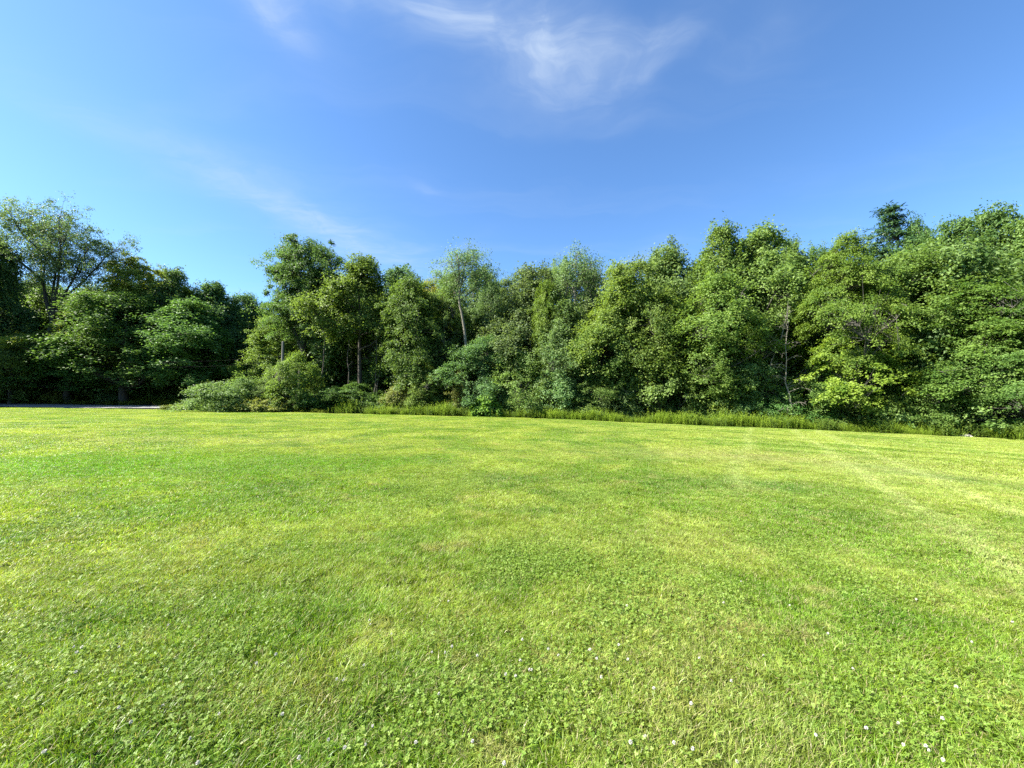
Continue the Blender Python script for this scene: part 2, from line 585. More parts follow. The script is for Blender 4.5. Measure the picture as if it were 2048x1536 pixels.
# ------------------------------------------------------------------ scattering with geometry nodes (stuff only)
def scatter(name, protos, P, rot, scl, idx, label, color=None):
    """one object: points that carry instances of the prototype meshes"""
    n = len(P)
    me = bpy.data.meshes.new(name)
    me.vertices.add(n)
    me.vertices.foreach_set('co', np.ascontiguousarray(P, dtype=np.float32).ravel())
    a = me.attributes.new('rot', 'FLOAT_VECTOR', 'POINT')
    a.data.foreach_set('vector', np.ascontiguousarray(rot, dtype=np.float32).ravel())
    a = me.attributes.new('scl', 'FLOAT_VECTOR', 'POINT')
    a.data.foreach_set('vector', np.ascontiguousarray(scl, dtype=np.float32).ravel())
    a = me.attributes.new('pick', 'INT', 'POINT')
    a.data.foreach_set('value', np.ascontiguousarray(idx, dtype=np.int32))
    me.update()
    o = link(name, me, color=color)
    pc = bpy.data.collections.new(name + '_kinds')
    for i, pm in enumerate(protos):
        po = bpy.data.objects.new('%s_kind_%02d' % (name, i), pm)
        if color is not None:
            po.color = color
        pc.objects.link(po)
    ng = bpy.data.node_groups.new(name, 'GeometryNodeTree')
    ng.interface.new_socket('Geometry', in_out='INPUT', socket_type='NodeSocketGeometry')
    ng.interface.new_socket('Geometry', in_out='OUTPUT', socket_type='NodeSocketGeometry')
    N, Lk = ng.nodes, ng.links
    gi, go = N.new('NodeGroupInput'), N.new('NodeGroupOutput')
    ip = N.new('GeometryNodeInstanceOnPoints')
    ci = N.new('GeometryNodeCollectionInfo')
    ci.inputs['Collection'].default_value = pc
    ci.inputs['Separate Children'].default_value = True
    ci.inputs['Reset Children'].default_value = True

    def attr(nm, ty):
        nd = N.new('GeometryNodeInputNamedAttribute')
        nd.data_type = ty
        nd.inputs['Name'].default_value = nm
        return nd.outputs[0]
    e2r = N.new('FunctionNodeEulerToRotation')
    Lk.new(attr('rot', 'FLOAT_VECTOR'), e2r.inputs[0])
    Lk.new(gi.outputs[0], ip.inputs['Points'])
    Lk.new(ci.outputs[0], ip.inputs['Instance'])
    ip.inputs['Pick Instance'].default_value = True
    Lk.new(attr('pick', 'INT'), ip.inputs['Instance Index'])
    Lk.new(e2r.outputs[0], ip.inputs['Rotation'])
    Lk.new(attr('scl', 'FLOAT_VECTOR'), ip.inputs['Scale'])
    Lk.new(ip.outputs[0], go.inputs[0])
    md = o.modifiers.new('scatter', 'NODES')
    md.node_group = ng
    return tag(o, label, kind='stuff')


def tilt_rot(P, spin):
    """Euler angles that spin about the upright and then lean with the land"""
    h = 0.4
    sx = (gz(P[:, 0] + h, P[:, 1]) - gz(P[:, 0] - h, P[:, 1])) / (2 * h)
    sy = (gz(P[:, 0], P[:, 1] + h) - gz(P[:, 0], P[:, 1] - h)) / (2 * h)
    out = np.zeros((len(P), 3))
    for i in range(len(P)):
        nrm = Vector((-sx[i], -sy[i], 1)).normalized()
        q = Vector((0, 0, 1)).rotation_difference(nrm)
        e = (q.to_matrix() @ Matrix.Rotation(spin[i], 3, 'Z')).to_euler()
        out[i] = e
    return out


# ------------------------------------------------------------------ grass
def blade_patch(name, seed, size, n, h0, h1, w0, lean, curl=0.5, tuft=0.5):
    """one square of mown turf: curved, leaning blades growing in little tufts"""
    rng = np.random.default_rng(seed)
    nt = max(1, int(n * tuft / 14))
    tc = rng.uniform(-size / 2, size / 2, (nt, 2))
    which = rng.integers(0, nt, int(n * tuft))
    p1 = tc[which] + rng.normal(0, 0.012, (len(which), 2))
    p2 = rng.uniform(-size / 2, size / 2, (n - len(which), 2))
    p = np.concatenate([p1, p2])
    P = np.concatenate([p, np.zeros((n, 1))], 1)
    H = h0 + (h1 - h0) * rng.beta(2, 2.4, n)
    az = rng.uniform(0, 2 * np.pi, n)
    comb_dir = rng.uniform(0, 2 * np.pi)
    D = np.stack([np.cos(az) + 0.35 * np.cos(comb_dir), np.sin(az) + 0.35 * np.sin(comb_dir), np.zeros(n)], 1)
    D = unit(D)
    ln = lean * rng.uniform(0.15, 1.5, n)
    up = np.array((0, 0, 1.0))
    S = np.cross(D, up)
    tw = rng.normal(0, 0.7, n)[:, None]
    S = unit(S * np.cos(tw) + D * np.sin(tw))
    w = w0 * rng.uniform(0.6, 1.35, n)[:, None]
    Hc = H[:, None]
    l = ln[:, None]
    m1 = P + up * Hc * 0.55 + D * Hc * l * 0.35
    m2 = P + up * Hc * (1.0 - curl * 0.25 * np.minimum(l, 1.2)) + D * Hc * l * (0.8 + 0.25 * curl)
    V = np.stack([P - S * w * 0.45, P + S * w * 0.45, m1 + S * w * 0.5, m1 - S * w * 0.5, m2], 1).reshape(-1, 3)
    b = np.arange(n)[:, None] * 5
    T = np.concatenate([b + np.array([[0, 1, 2]]), b + np.array([[0, 2, 3]]), b + np.array([[3, 2, 4]])])
    f = rng.random(n)
    along = np.tile(np.array((0, 0, 0.6, 0.6, 1.0)), n)
    return mesh_np(name, V, T, [M_GRASS], {'tint': np.tile(f, 3)}, vert_attr={'along': along})


def clover_patch(name, seed, size, n):
    """creeping clover: stalks with three rounded leaflets"""
    rng = np.random.default_rng(seed)
    c = rng.normal(0, size * 0.33, (n, 2))
    H = rng.uniform(0.022, 0.05, n)
    P = np.stack([c[:, 0], c[:, 1], H], 1)
    nrm = unit(np.stack([rng.normal(0, 0.5, n), rng.normal(0, 0.5, n), np.ones(n)], 1))
    a0 = rng.uniform(0, 2 * np.pi, n)
    Vs, Fs, tint, o = [], [], [], 0
    r = rng.uniform(0.0030, 0.0062, n)
    f = rng.random(n)
    for k in range(3):
        a = a0 + k * 2 * np.pi / 3
        ax = np.stack([np.cos(a), np.sin(a), rng.normal(-0.1, 0.2, n)], 1)
        ax = unit(ax - nrm * (ax * nrm).sum(1, keepdims=True))
        sdv = np.cross(nrm, ax)
        rr = r[:, None]
        ring = [(0.0, 0.0), (0.75, 0.72), (1.5, 0.78), (1.95, 0.0), (1.5, -0.78), (0.75, -0.72)]
        V = np.stack([P + ax * rr * u + sdv * rr * v * 1.05 + nrm * rr * (0.22 * abs(v)) for u, v in ring], 1).reshape(-1, 3)
        b = np.arange(n)[:, None] * 6 + o
        Fs.append(b + np.array([[0, 1, 2, 3]]))
        Fs.append(b + np.array([[0, 3, 4, 5]]))
        Vs.append(V)
        tint += [f, f]
        o += 6 * n
    # stalks
    Q = P * np.array((1, 1, 0)) + np.concatenate([rng.normal(0, 0.008, (n, 2)), np.zeros((n, 1))], 1)
    sx = np.array((0.0007, 0, 0))
    V = np.stack([Q - sx, Q + sx, P + sx, P - sx], 1).reshape(-1, 3)
    Vs.append(V)
    Fs.append(np.arange(n)[:, None] * 4 + o + np.array([[0, 1, 2, 3]]))
    tint.append(f * 0.5)
    t = np.concatenate(tint)
    return mesh_np(name, np.concatenate(Vs), np.concatenate(Fs), [M_CLOVER], {'tint': t, 'clump': np.full(len(t), rng.random())})


def vnoise(x, y, seed, s):
    """cheap smooth value noise in numpy"""
    rng = np.random.default_rng(seed)
    G = rng.random((64, 64))
    x, y = np.asarray(x) / s + 1000, np.asarray(y) / s + 1000
    i, j = np.floor(x).astype(int), np.floor(y).astype(int)
    u, v = smooth(x - i), smooth(y - j)
    a, b = G[i % 64, j % 64], G[(i + 1) % 64, j % 64]
    c, d = G[i % 64, (j + 1) % 64], G[(i + 1) % 64, (j + 1) % 64]
    return a * (1 - u) * (1 - v) + b * u * (1 - v) + c * (1 - u) * v + d * u * v


def lawn_points(rng, step, d0, d1, jit=0.5):
    xs = np.arange(-62, 48, step)
    ys = np.arange(-1.0, 50, step)
    X, Y = np.meshgrid(xs, ys)
    X = X + rng.uniform(-jit, jit, X.shape) * step
    Y = Y + rng.uniform(-jit, jit, Y.shape) * step
    d = np.hypot(X, Y)
    k = (d >= d0) & (d < d1) & (np.abs(X) < 1.36 * Y + 3.0) & (Y < edge_y(X) - step * 0.30)
    return np.stack([X[k], Y[k]], 1)


def build_grass():
    rng = np.random.default_rng(5)
    near = [blade_patch('turf_near', 10 + i, 0.62, 4000, 0.020, 0.064, 0.0034, 1.1) for i in range(5)]
    mid = [blade_patch('turf_mid', 20 + i, 1.1, 7000, 0.022, 0.062, 0.0055, 1.15) for i in range(5)]
    far = [blade_patch('turf_far', 30 + i, 2.2, 9000, 0.022, 0.06, 0.012, 1.5, tuft=0.2) for i in range(4)]
    P1, P2, P3 = lawn_points(rng, 0.42, 0, 5.7, 0.22), lawn_points(rng, 0.78, 5.0, 15.4, 0.22), lawn_points(rng, 1.55, 13.6, 80, 0.22)
    P = np.concatenate([P1, P2, P3])
    idx = np.concatenate([rng.integers(0, 5, len(P1)), 5 + rng.integers(0, 5, len(P2)), 10 + rng.integers(0, 4, len(P3))])
    n = len(P)
    Z = gz(P[:, 0], P[:, 1]) + 0.002
    P = np.column_stack([P, Z])
    hs = 0.7 + 0.65 * vnoise(P[:, 0], P[:, 1], 3, 1.7)
    scl = np.column_stack([np.ones(n), np.ones(n), hs])
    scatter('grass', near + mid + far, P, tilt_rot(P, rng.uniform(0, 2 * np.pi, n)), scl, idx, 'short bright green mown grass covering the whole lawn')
    # clover
    cl = [clover_patch('clover_patch', 50 + i, 0.44, 200) for i in range(5)]
    Q1 = lawn_points(rng, 0.17, 0, 7.5)
    Q2 = lawn_points(rng, 0.30, 7.5, 16)
    Q = np.concatenate([Q1, Q2])
    m = vnoise(Q[:, 0], Q[:, 1], 8, 1.1) * 0.6 + vnoise(Q[:, 0], Q[:, 1], 9, 0.45) * 0.4
    dd = np.hypot(Q[:, 0], Q[:, 1])
    keep = (m > 0.56 + 0.025 * np.maximum(dd - 2.5, 0)) & (rng.random(len(Q)) < 0.5) | (rng.random(len(Q)) < 0.05)
    # the pale clump in mid lawn and the thick growth underfoot
    keep |= (np.hypot(Q[:, 0] - 0.25, (Q[:, 1] - 4.1) * 1.2) < 0.5)
    Q = Q[keep]
    n = len(Q)
    Q = np.column_stack([Q, gz(Q[:, 0], Q[:, 1])])
    s = rng.uniform(0.8, 1.25, n)
    scatter('clover', cl, Q, tilt_rot(Q, rng.uniform(0, 2 * np.pi, n)), np.column_stack([s, s, rng.uniform(0.85, 1.2, n)]), rng.integers(0, 5, n),
            'patches of low clover leaves growing among the mown grass', color=(1, 1, 1, 1))
    # taller tufts the mower missed
    tf = [blade_patch('tuft', 70 + i, 0.07, 60, 0.06, 0.12, 0.0036, 0.8, tuft=0.0) for i in range(4)]
    T = lawn_points(rng, 0.55, 0, 9)
    T = T[vnoise(T[:, 0], T[:, 1], 12, 0.8) > 0.62]
    n = len(T)
    T = np.column_stack([T, gz(T[:, 0], T[:, 1])])
    s = rng.uniform(0.6, 1.1, n)
    scatter('grass_tufts', tf, T, tilt_rot(T, rng.uniform(0, 2 * np.pi, n)), np.column_stack([s, s, s]), rng.integers(0, 4, n), 'longer grass tufts standing out of the mown lawn')


build_grass()


# ------------------------------------------------------------------ trees
def profile(kind, t, k=0.9, q=0.5):
    t = np.clip(t, 0, 1)
    if kind == 'round':
        return np.sin(np.pi * np.clip(t ** 0.8 * 0.93 + 0.06, 0, 1)) ** 0.62
    if kind == 'tall':
        return np.sin(np.pi * np.clip(t ** k * 0.90 + 0.09, 0, 1)) ** q
    if kind == 'cone':
        return (1 - t) ** 0.75 * np.clip(0.35 + 3.5 * t, 0, 1)
    if kind == 'vase':
        return np.clip(0.18 + 1.15 * t ** 0.9, 0, 1) * np.sqrt(np.clip(1 - ((t - 0.62) / 0.45).clip(0, 1) ** 2 * 0.92, 0, 1))
    if kind == 'dome':
        return np.sqrt(np.clip(1 - t * t, 0, 1)) * np.clip(0.75 + t, 0, 1)
    return np.ones_like(t)


def crown_clumps(rng, kind, zb, zt, Rc, n, a, inner=0.45, lobes=0.36, flat=0.5):
    """clump centres: boughs of unequal size fill the envelope, clumps sit on the outer and upper side of each bough"""
    ph = rng.uniform(0, 6.28, 6)
    tt = np.linspace(0, 1, 200)
    pk, pq = rng.uniform(0.5, 0.95), rng.uniform(0.5, 0.95)
    tall = kind == 'tall'
    vs = 1.55 if tall else 1.0
    wgt = profile(kind, tt, pk, pq) + 0.10
    cdf = np.cumsum(wgt) / wgt.sum()
    hh = zt - zb

    def env(t, th):
        r = Rc * float(profile(kind, t, pk, pq))
        return r * (1 + lobes * (0.7 * math.sin(2 * th + ph[0] + 2 * t) + 0.5 * math.sin(3 * th + ph[1] - 5 * t) + 0.6 * math.sin(9 * t + ph[2] + th)))
    nb = int(np.clip(hh * Rc / (a * a) * 0.40, 6, 72))
    B = []
    for k in range(nb):
        t = 0.97 if k == 0 else float(np.interp((k + rng.random()) / nb, cdf, tt))
        th = k * 2.39996 + rng.uniform(-0.7, 0.7)
        r = env(t, th)
        rb = float(np.clip(rng.uniform(0.15, 0.42) * (0.45 * Rc + 0.10 * hh), 0.8 * a, 0.5 * Rc + 0.3 * a))
        rho = max(0.0, r - rb * 0.75) * rng.uniform(0.5, 1.3)
        z = zb + t * hh
        z = min(max(z, zb + 0.2 * rb), zt - rb * (0.7 if k else 0.5))
        B.append((rho * math.cos(th), rho * math.sin(th), z, rb))
    B = np.array(B)
    w = B[:, 3] ** 2
    w /= w.sum()
    cell = np.zeros((n, 3))
    cnt, tries = 0, 0
    while cnt < n and tries < n * 10:
        tries += 1
        bx, by, bz, rb = B[rng.choice(nb, p=w)]
        if rng.random() < 0.10:
            t = float(np.interp(rng.random(), cdf, tt))
            th = rng.uniform(0, 2 * np.pi)
            r = env(t, th) * rng.uniform(0.7, 1.16)
            p = np.array((r * math.cos(th), r * math.sin(th), zb + t * hh * rng.uniform(0.96, 1.04)))
            if p[2] < zt + 0.03 * hh and (not cnt or np.min(np.sum((cell[:cnt] - p) ** 2, 1)) > (0.5 * a) ** 2):
                cell[cnt] = p
                cnt += 1
            continue
        d = rng.normal(size=3)
        d /= np.linalg.norm(d)
        hb = math.hypot(bx, by) + 1e-6
        if (d[0] * bx + d[1] * by) / hb * 0.8 + d[2] * 0.8 < rng.uniform(-0.9, 0.2):
            continue
        q = rng.uniform(0.6, 1.08)
        p = np.array((bx + d[0] * rb * q, by + d[1] * rb * q, bz + d[2] * rb * q * (0.5 + 0.5 * flat) * vs - 0.12 * rb * (d[0] * bx + d[1] * by) / hb))
        if p[2] > zt or p[2] < max(0.1, zb * 0.9):
            continue
        if cnt and np.min(np.sum(((cell[:cnt] - p) * (1, 1, 1.35)) ** 2, 1)) < (0.55 * a) ** 2:
            continue
        cell[cnt] = p
        cnt += 1
    return cell[:cnt]


def clump_leaves(rng, C, axis0, a, per, L, flat=0.42, droop=0.22, upness=0.75, W=0.62, sub=4, jitter_l=0.3):
    """leaf quads of all clumps of a crown"""
    n = len(C)
    k = np.maximum(4, (per * rng.uniform(0.6, 1.35, n)).astype(int))
    ci = np.repeat(np.arange(n), k)
    N = len(ci)
    out = C - axis0
    out[:, 2] = 0
    out = unit(out)
    sc = a * rng.uniform(0.55, 1.35, n)
    # each clump is a few sprays
    so = rng.normal(0, 0.6, (n, sub, 3)) * np.array((1, 1, 0.55))
    si = rng.integers(0, sub, N)
    loc = so[ci, si] * 0.85 + rng.normal(0, 0.33, (N, 3)) * np.array((1, 1, 0.6))
    loc[:, 2] *= flat / 0.5
    P = C[ci] + loc * sc[ci][:, None]
    od = (loc * out[ci]).sum(1)
    P[:, 2] -= droop * sc[ci] * (od + 0.35 * od * np.abs(od))
    nr = np.array((0, 0, upness)) + out[ci] * 0.42 + rng.normal(0, 0.42, (N, 3))
    ax = out[ci] * 0.6 + rng.normal(0, 0.7, (N, 3)) - np.array((0, 0, 0.25))
    V, Fq = leaf_quads(rng, P, nr, L * rng.uniform(1 - jitter_l, 1 + jitter_l, N), W, axis=ax)
    return V, Fq, rng.random(N), rng.random(n)[ci]


def trunk_path(rng, H, r0, lean=(0, 0), wob=0.02, n=9, top_r=0.12):
    z = np.linspace(0, 1, n)
    w = np.cumsum(rng.normal(0, wob, (n, 2)), 0) * H * 0.5
    w -= w[0]
    x = lean[0] * H * z + w[:, 0]
    y = lean[1] * H * z + w[:, 1]
    pts = np.stack([x, y, z * H], 1)
    rad = r0 * (1 - z * (1 - top_r)) * (1 + 0.55 * np.exp(-z * 14))
    pts[0, 2] -= 0.25
    return pts, rad


def on_path(pts, z):
    return np.array([np.interp(z, pts[:, 2], pts[:, k]) for k in range(3)])


def limbs_for(rng, tp, tr, C, nl, r_limb, twig_r, up0=0.6):
    """main limbs from the trunk out to the middle of groups of clumps, and a twig to each clump"""
    nl = min(nl, len(C))
    cen = C[rng.choice(len(C), nl, replace=False)]
    for _ in range(5):
        d = ((C[:, None, :] - cen[None]) ** 2).sum(-1)
        lab = d.argmin(1)
        for k in range(nl):
            if (lab == k).any():
                cen[k] = C[lab == k].mean(0)
    limbs, twigs = [], []
    for k in range(nl):
        mem = C[lab == k]
        if not len(mem):
            continue
        tgt = mem[np.argmax(np.hypot(mem[:, 0], mem[:, 1]) + mem[:, 2] * 0.7)]
        hd = math.hypot(tgt[0], tgt[1])
        z0 = float(np.clip(tgt[2] - up0 * hd - 0.8, tp[0, 2] + 0.12 * tp[-1, 2], tp[-1, 2] * 0.95))
        a = on_path(tp, z0)
        b = a + (tgt - a) * np.array((0.5, 0.5, 0.28)) + rng.normal(0, 0.05 * hd, 3)
        pts = bez(a, b, tgt, 7)
        pts[1:-1] += rng.normal(0, 0.025 * hd, (5, 3))
        rr = min(r_limb, float(np.interp(z0, tp[:, 2], tr)) * 0.7)
        limbs.append((pts, np.linspace(rr, rr * 0.22, 7)))
        for c in mem:
            j = max(1, int(np.argmin(((pts - (c - np.array((0, 0, 0.3)))) ** 2).sum(1))) - int(rng.integers(0, 2)))
            q = pts[j]
            if np.linalg.norm(c - q) < 0.15:
                continue
            mid = (q + c) / 2 + np.array((0, 0, -0.08 * np.linalg.norm(c - q)))
            twigs.append((bez(q, mid, c, 3), np.linspace(twig_r, twig_r * 0.35, 3)))
    return limbs, twigs


PRESET = {
    #            profile  base   clump  dens  leaf  per   nl  trunk  flat  inner droop upness
    'maple':  dict(prof='round', base=0.05, a=0.60, dens=0.80, L=0.18, per=105, nl=11, tr=0.015, flat=0.40, inner=0.55, droop=0.30, up=0.85),
    'slim':   dict(prof='tall', base=0.17, a=0.54, dens=0.80, L=0.165, per=98, nl=9, tr=0.013, flat=0.85, inner=0.45, droop=0.2, up=0.6),
    'tall':   dict(prof='tall', base=0.44, a=0.56, dens=0.78, L=0.165, per=95, nl=10, tr=0.013, flat=0.85, inner=0.40, droop=0.2, up=0.6),
    'shrub':  dict(prof='dome', base=0.02, a=0.46, dens=1.0, L=0.125, per=130, nl=7, tr=0.02, flat=0.55, inner=0.55, droop=0.25, up=0.7),
    'young':  dict(prof='round', base=0.03, a=0.36, dens=0.85, L=0.125, per=72, nl=8, tr=0.014, flat=0.7, inner=0.5, droop=0.2, up=0.65),
    'bush':   dict(prof='dome', base=0.0, a=0.34, dens=1.1, L=0.12, per=100, nl=8, tr=0.02, flat=0.6, inner=0.6, droop=0.2, up=0.6),
    'sapling': dict(prof='cone', base=0.05, a=0.50, dens=1.1, L=0.16, per=110, nl=9, tr=0.014, flat=0.32, inner=0.35, droop=0.35, up=0.95),
    'pine':   dict(prof='cone', base=0.12, a=0.36, dens=1.0, L=0.22, per=46, nl=12, tr=0.014, flat=0.30, inner=0.25, droop=0.1, up=0.5),
}


def tree_meshes(seed, kind, H, Rc, **ov):
    """(trunk mesh, [limb meshes], twig mesh, crown mesh)"""
    p = dict(PRESET[kind])
    p.update(ov)
    lv = (1.0, 0.8, 1.15, 0.9, 1.05)[seed % 5]             # leaf size differs from kind to kind
    p['L'] *= lv
    p['per'] = int(p['per'] / lv ** 1.1 * 0.97)
    rng = np.random.default_rng(seed)
    zb, zt = p['base'] * H, H * 0.985
    a = p['a']
    r_prof = profile(p['prof'], np.linspace(0, 1, 60)).mean() * Rc
    area = 2 * math.pi * r_prof * (zt - zb) + math.pi * Rc * Rc * 0.6
    n = int(min(760, max(14, area / (a * a * 1.05) * p['dens'])))
    C = crown_clumps(rng, p['prof'], zb + a * 0.25, zt - a * 0.3, Rc * 0.94, n, a, p['inner'], p.get('lobes', 0.36), p['flat'])
    if kind == 'pine':
        W_ = []
        z = zb
        while z < H - 0.3:
            t = (z - zb) / (H - zb)
            ln = Rc * (1 - t) ** 0.8 * rng.uniform(0.75, 1.15) + 0.12
            a0 = rng.uniform(0, 6.28)
            for q in range(6):
                an = a0 + q * 1.047 + rng.normal(0, 0.2)
                l_ = ln * rng.uniform(0.7, 1.1)
                for f_ in ((0.3, 0.6, 0.85, 1.0) if l_ > 1.0 else (0.5, 1.0)):
                    W_.append((math.cos(an) * l_ * f_, math.sin(an) * l_ * f_, z + 0.18 * l_ * f_ + rng.normal(0, 0.06)))
            z += rng.uniform(0.45, 0.7)
        C = np.array(W_ + [(0, 0, H - 0.4), (0, 0, H - 0.1), (0, 0, H + 0.15)])
    # ragged tops: a few upright shoots above the highest clumps
    hi = C[np.argsort(-C[:, 2])[:max(4, len(C) // 4)]]
    sh = []
    for c in hi[rng.choice(len(hi), min(len(hi), 3 + int(Rc * 2.2)), replace=False)]:
        lift = rng.uniform(0.35, 0.75) * a
        for q in range(1, int(rng.integers(2, 4))):
            sh.append(c + np.array((rng.normal(0, 0.12), rng.normal(0, 0.12), lift * q * 0.9)))
    C = np.concatenate([C, np.array(sh)])
    r0 = p['tr'] * H
    if kind in ('shrub', 'bush'):
        stems, tw = [], []
        for k in range(p['nl']):
            an = rng.uniform(0, 6.28)
            tgt = np.array((math.cos(an) * Rc * 0.6, math.sin(an) * Rc * 0.6, H * rng.uniform(0.5, 0.85)))
            s0 = np.array((rng.normal(0, 0.12 * Rc), rng.normal(0, 0.12 * Rc), -0.1))
            stems.append((bez(s0, np.array((tgt[0] * 0.35, tgt[1] * 0.35, tgt[2] * 0.6)), tgt, 6), np.linspace(r0, r0 * 0.25, 6)))
        tp = None
        trunk = join([tube(a_, b_, 5) for a_, b_ in stems])
        limbs, twigs = [], []
    else:
        lean = p.get('lean', (rng.normal(0, 0.015), rng.normal(0, 0.015)))
        tp, tr = trunk_path(rng, H * (0.9 if p['prof'] != 'vase' else 0.72), r0, lean, p.get('wob', 0.012))
        if 'lean' in p:
            C[:, 0] += lean[0] * C[:, 2]
            C[:, 1] += lean[1] * C[:, 2]
        trunk = tube(tp, tr, 9)
        limbs, twigs = limbs_for(rng, tp, tr, C, p['nl'], r0 * 0.42, 0.006 + 0.0009 * H, 0.45 if kind != 'pine' else 0.1)
    ax0 = np.zeros(3)
    V, Fq, tint, cl = clump_leaves(rng, C, ax0, a, p['per'], p['L'], p['flat'], p['droop'], p['up'], W=0.62 if kind != 'pine' else 0.26)
    leaf = M_NEEDLE if kind == 'pine' else p.get('leafmat', M_LEAF)
    crown = mesh_np('crown', V, Fq, [leaf], {'tint': tint, 'clump': cl})
    tm = mesh_np('trunk', *trunk, [M_BARK], smooth_shade=True)
    lm = [mesh_np('limb', *tube(a_, b_, 7), [M_BARK], smooth_shade=True) for a_, b_ in limbs]
    wm = mesh_np('twigs', *join([tube(a_, b_, 3) for a_, b_ in twigs]), [M_BARK]) if twigs else None
    return tm, lm, wm, crown


CACHE = {}
BARKS = {'grey': (1.0, 1.0, 1.0, 1), 'pale': (1.75, 1.7, 1.6, 1), 'dark': (0.6, 0.57, 0.55, 1)}
SIZES = {'maple': (15.0, 4.4, 3), 'slim': (14.0, 3.1, 5), 'tall': (16.0, 3.1, 4), 'young': (6.0, 2.1, 5), 'shrub': (3.0, 2.0, 4), 'bush': (1.8, 1.9, 2), 'sapling': (5.6, 2.6, 1), 'pine': (17.0, 2.6, 1)}


def plant(name, label, cat, kind, px, depth, top, width, tint=(1, 1, 1), seed=0, bark='grey', group=None, variant=None, **ov):
    """a tree or shrub in column px at a depth, reaching row top, with a crown that many columns wide"""
    if px > 640 and PRESET[kind]['base'] < 0.3 and label.find('sapling standing') < 0:
        for _ in range(12):                                  # keep low crowns clear of the weed strip
            rr = width / 2 / F_PX * depth * 1.1
            depth = max(depth, float(edge_y((px - 1024) / F_PX * depth)) + 1.9 + 0.72 * rr)
    loc = at(px, depth)
    loc[2] -= 0.05
    H = height_to(top, depth, loc[2])
    Rc = width / 2 / F_PX * depth * (1.12 if kind in ('slim', 'tall', 'maple', 'shrub', 'bush', 'young') else 1.0)
    H0, R0, nv = SIZES[kind]
    key = (kind, seed % nv if variant is None else variant)
    if ov:
        key = (kind, 'own', seed)
        H0, R0 = H, Rc
    if key not in CACHE:
        CACHE[key] = (H0, R0, tree_meshes(len(CACHE) * 13 + 5, kind, H0, R0, **ov))
    H0, R0, (tm, lm, wm, cm) = CACHE[key]
    tr_ = np.random.default_rng(seed * 31 + 7)
    lum, wrm = tr_.uniform(0.84, 1.18), float(np.clip(tr_.normal(-0.02, 0.06), -0.10, 0.06))
    tint = (tint[0] * lum * (1 + wrm), tint[1] * lum, tint[2] * lum * (1 - wrm * 0.8))
    woody = kind not in ('shrub', 'bush')
    o = thing(name, loc, label, cat, group, rz=(seed * 2.39996) % 6.28, sc=(Rc / R0, Rc / R0, H / H0))
    bc = BARKS[bark]
    link('trunk' if woody else 'stems', tm, o, bc)
    for m in lm:
        link('limb', m, o, bc)
    if wm:
        tag(link('twigs', wm, o, bc), kind='stuff')
    link('crown' if woody else 'foliage', cm, o, (*tint, 1))
    return o


def leader_tree(name, label, px0, depth, trunk, leaders, seed, tint, bark, r0, ncl, a, per, L, spread, t0=0.4, flat=0.6, up=0.5, dz=2.0):
    """a tree whose trunk and limbs follow given courses (columns and rows at its depth), foliage along the outer limbs"""
    rng = np.random.default_rng(seed)
    loc = at(px0, depth)
    loc[2] -= 0.1

    def pt(p, dy=0.0):
        return np.array(((p[0] - px0) / F_PX * depth, dy, (HORIZON - p[1]) / F_PX * depth + EYE - loc[2]))
    o = thing(name, loc, label, 'tree')
    bc = BARKS[bark]
    T = np.array([(0, 0, -0.3)] + [pt(p) for p in trunk])
    tt = np.linspace(0, 1, 14)
    tk = np.linspace(0, 1, len(T))
    T = np.stack([np.interp(tt, tk, T[:, k]) for k in range(3)], 1)
    T[1:-1, :2] += rng.normal(0, r0 * 0.15, (12, 2))
    link('trunk', mesh_np('trunk', *tube(T, r0 * (1 - 0.35 * tt) * (1 + 0.5 * np.exp(-tt * 12)), 10), [M_BARK], smooth_shade=True), o, bc)
    C, twigs = [], []
    for ld in leaders:
        ye = rng.normal(0, dz)
        n = len(ld)
        K = np.array([pt(p, ye * (i / n) ** 1.2) for i, p in enumerate(ld)])
        us = np.linspace(0, 1, 16)
        uk = np.linspace(0, 1, n)
        Q = np.stack([np.interp(us, uk, K[:, k]) for k in range(3)], 1)
        Q[1:-1] = (Q[:-2] + Q[1:-1] + Q[2:]) / 3
        Q[2:] += np.cumsum(rng.normal(0, 0.05, (14, 3)), 0) * 0.5
        rr = r0 * rng.uniform(0.34, 0.5)
        link('limb', mesh_np('limb', *tube(Q, np.linspace(rr, 0.02, 16), 7), [M_BARK], smooth_shade=True), o, bc)
        for c in range(ncl):
            u = t0 + (1 - t0) * (c + rng.random()) / ncl
            q = np.array([np.interp(u, us, Q[:, k]) for k in range(3)])
            e = q + rng.normal(0, spread, 3) * np.array((1, 1, 0.75)) * (1.25 - 0.6 * u) + np.array((0, 0, spread * 0.35))
            if np.linalg.norm(e - q) > 0.2:
                twigs.append((bez(q, (q + e) / 2 + np.array((0, 0, 0.12)), e, 5), np.linspace(0.028, 0.008, 5)))
            C.append(e)
    C = np.array(C)
    ax0 = np.array((C[:, 0].mean(), C[:, 1].mean(), 0))
    V, Fq, tint_, cl = clump_leaves(rng, C, ax0, a, per, L, flat, 0.2, up, W=0.58)
    tag(link('twigs', mesh_np('twigs', *join([tube(p_, q_, 3) for p_, q_ in twigs]), [M_BARK]), o, bc), kind='stuff')
    link('crown', mesh_np('crown', V, Fq, [M_LEAF], {'tint': tint_, 'clump': cl}), o, (*tint, 1))
    return o


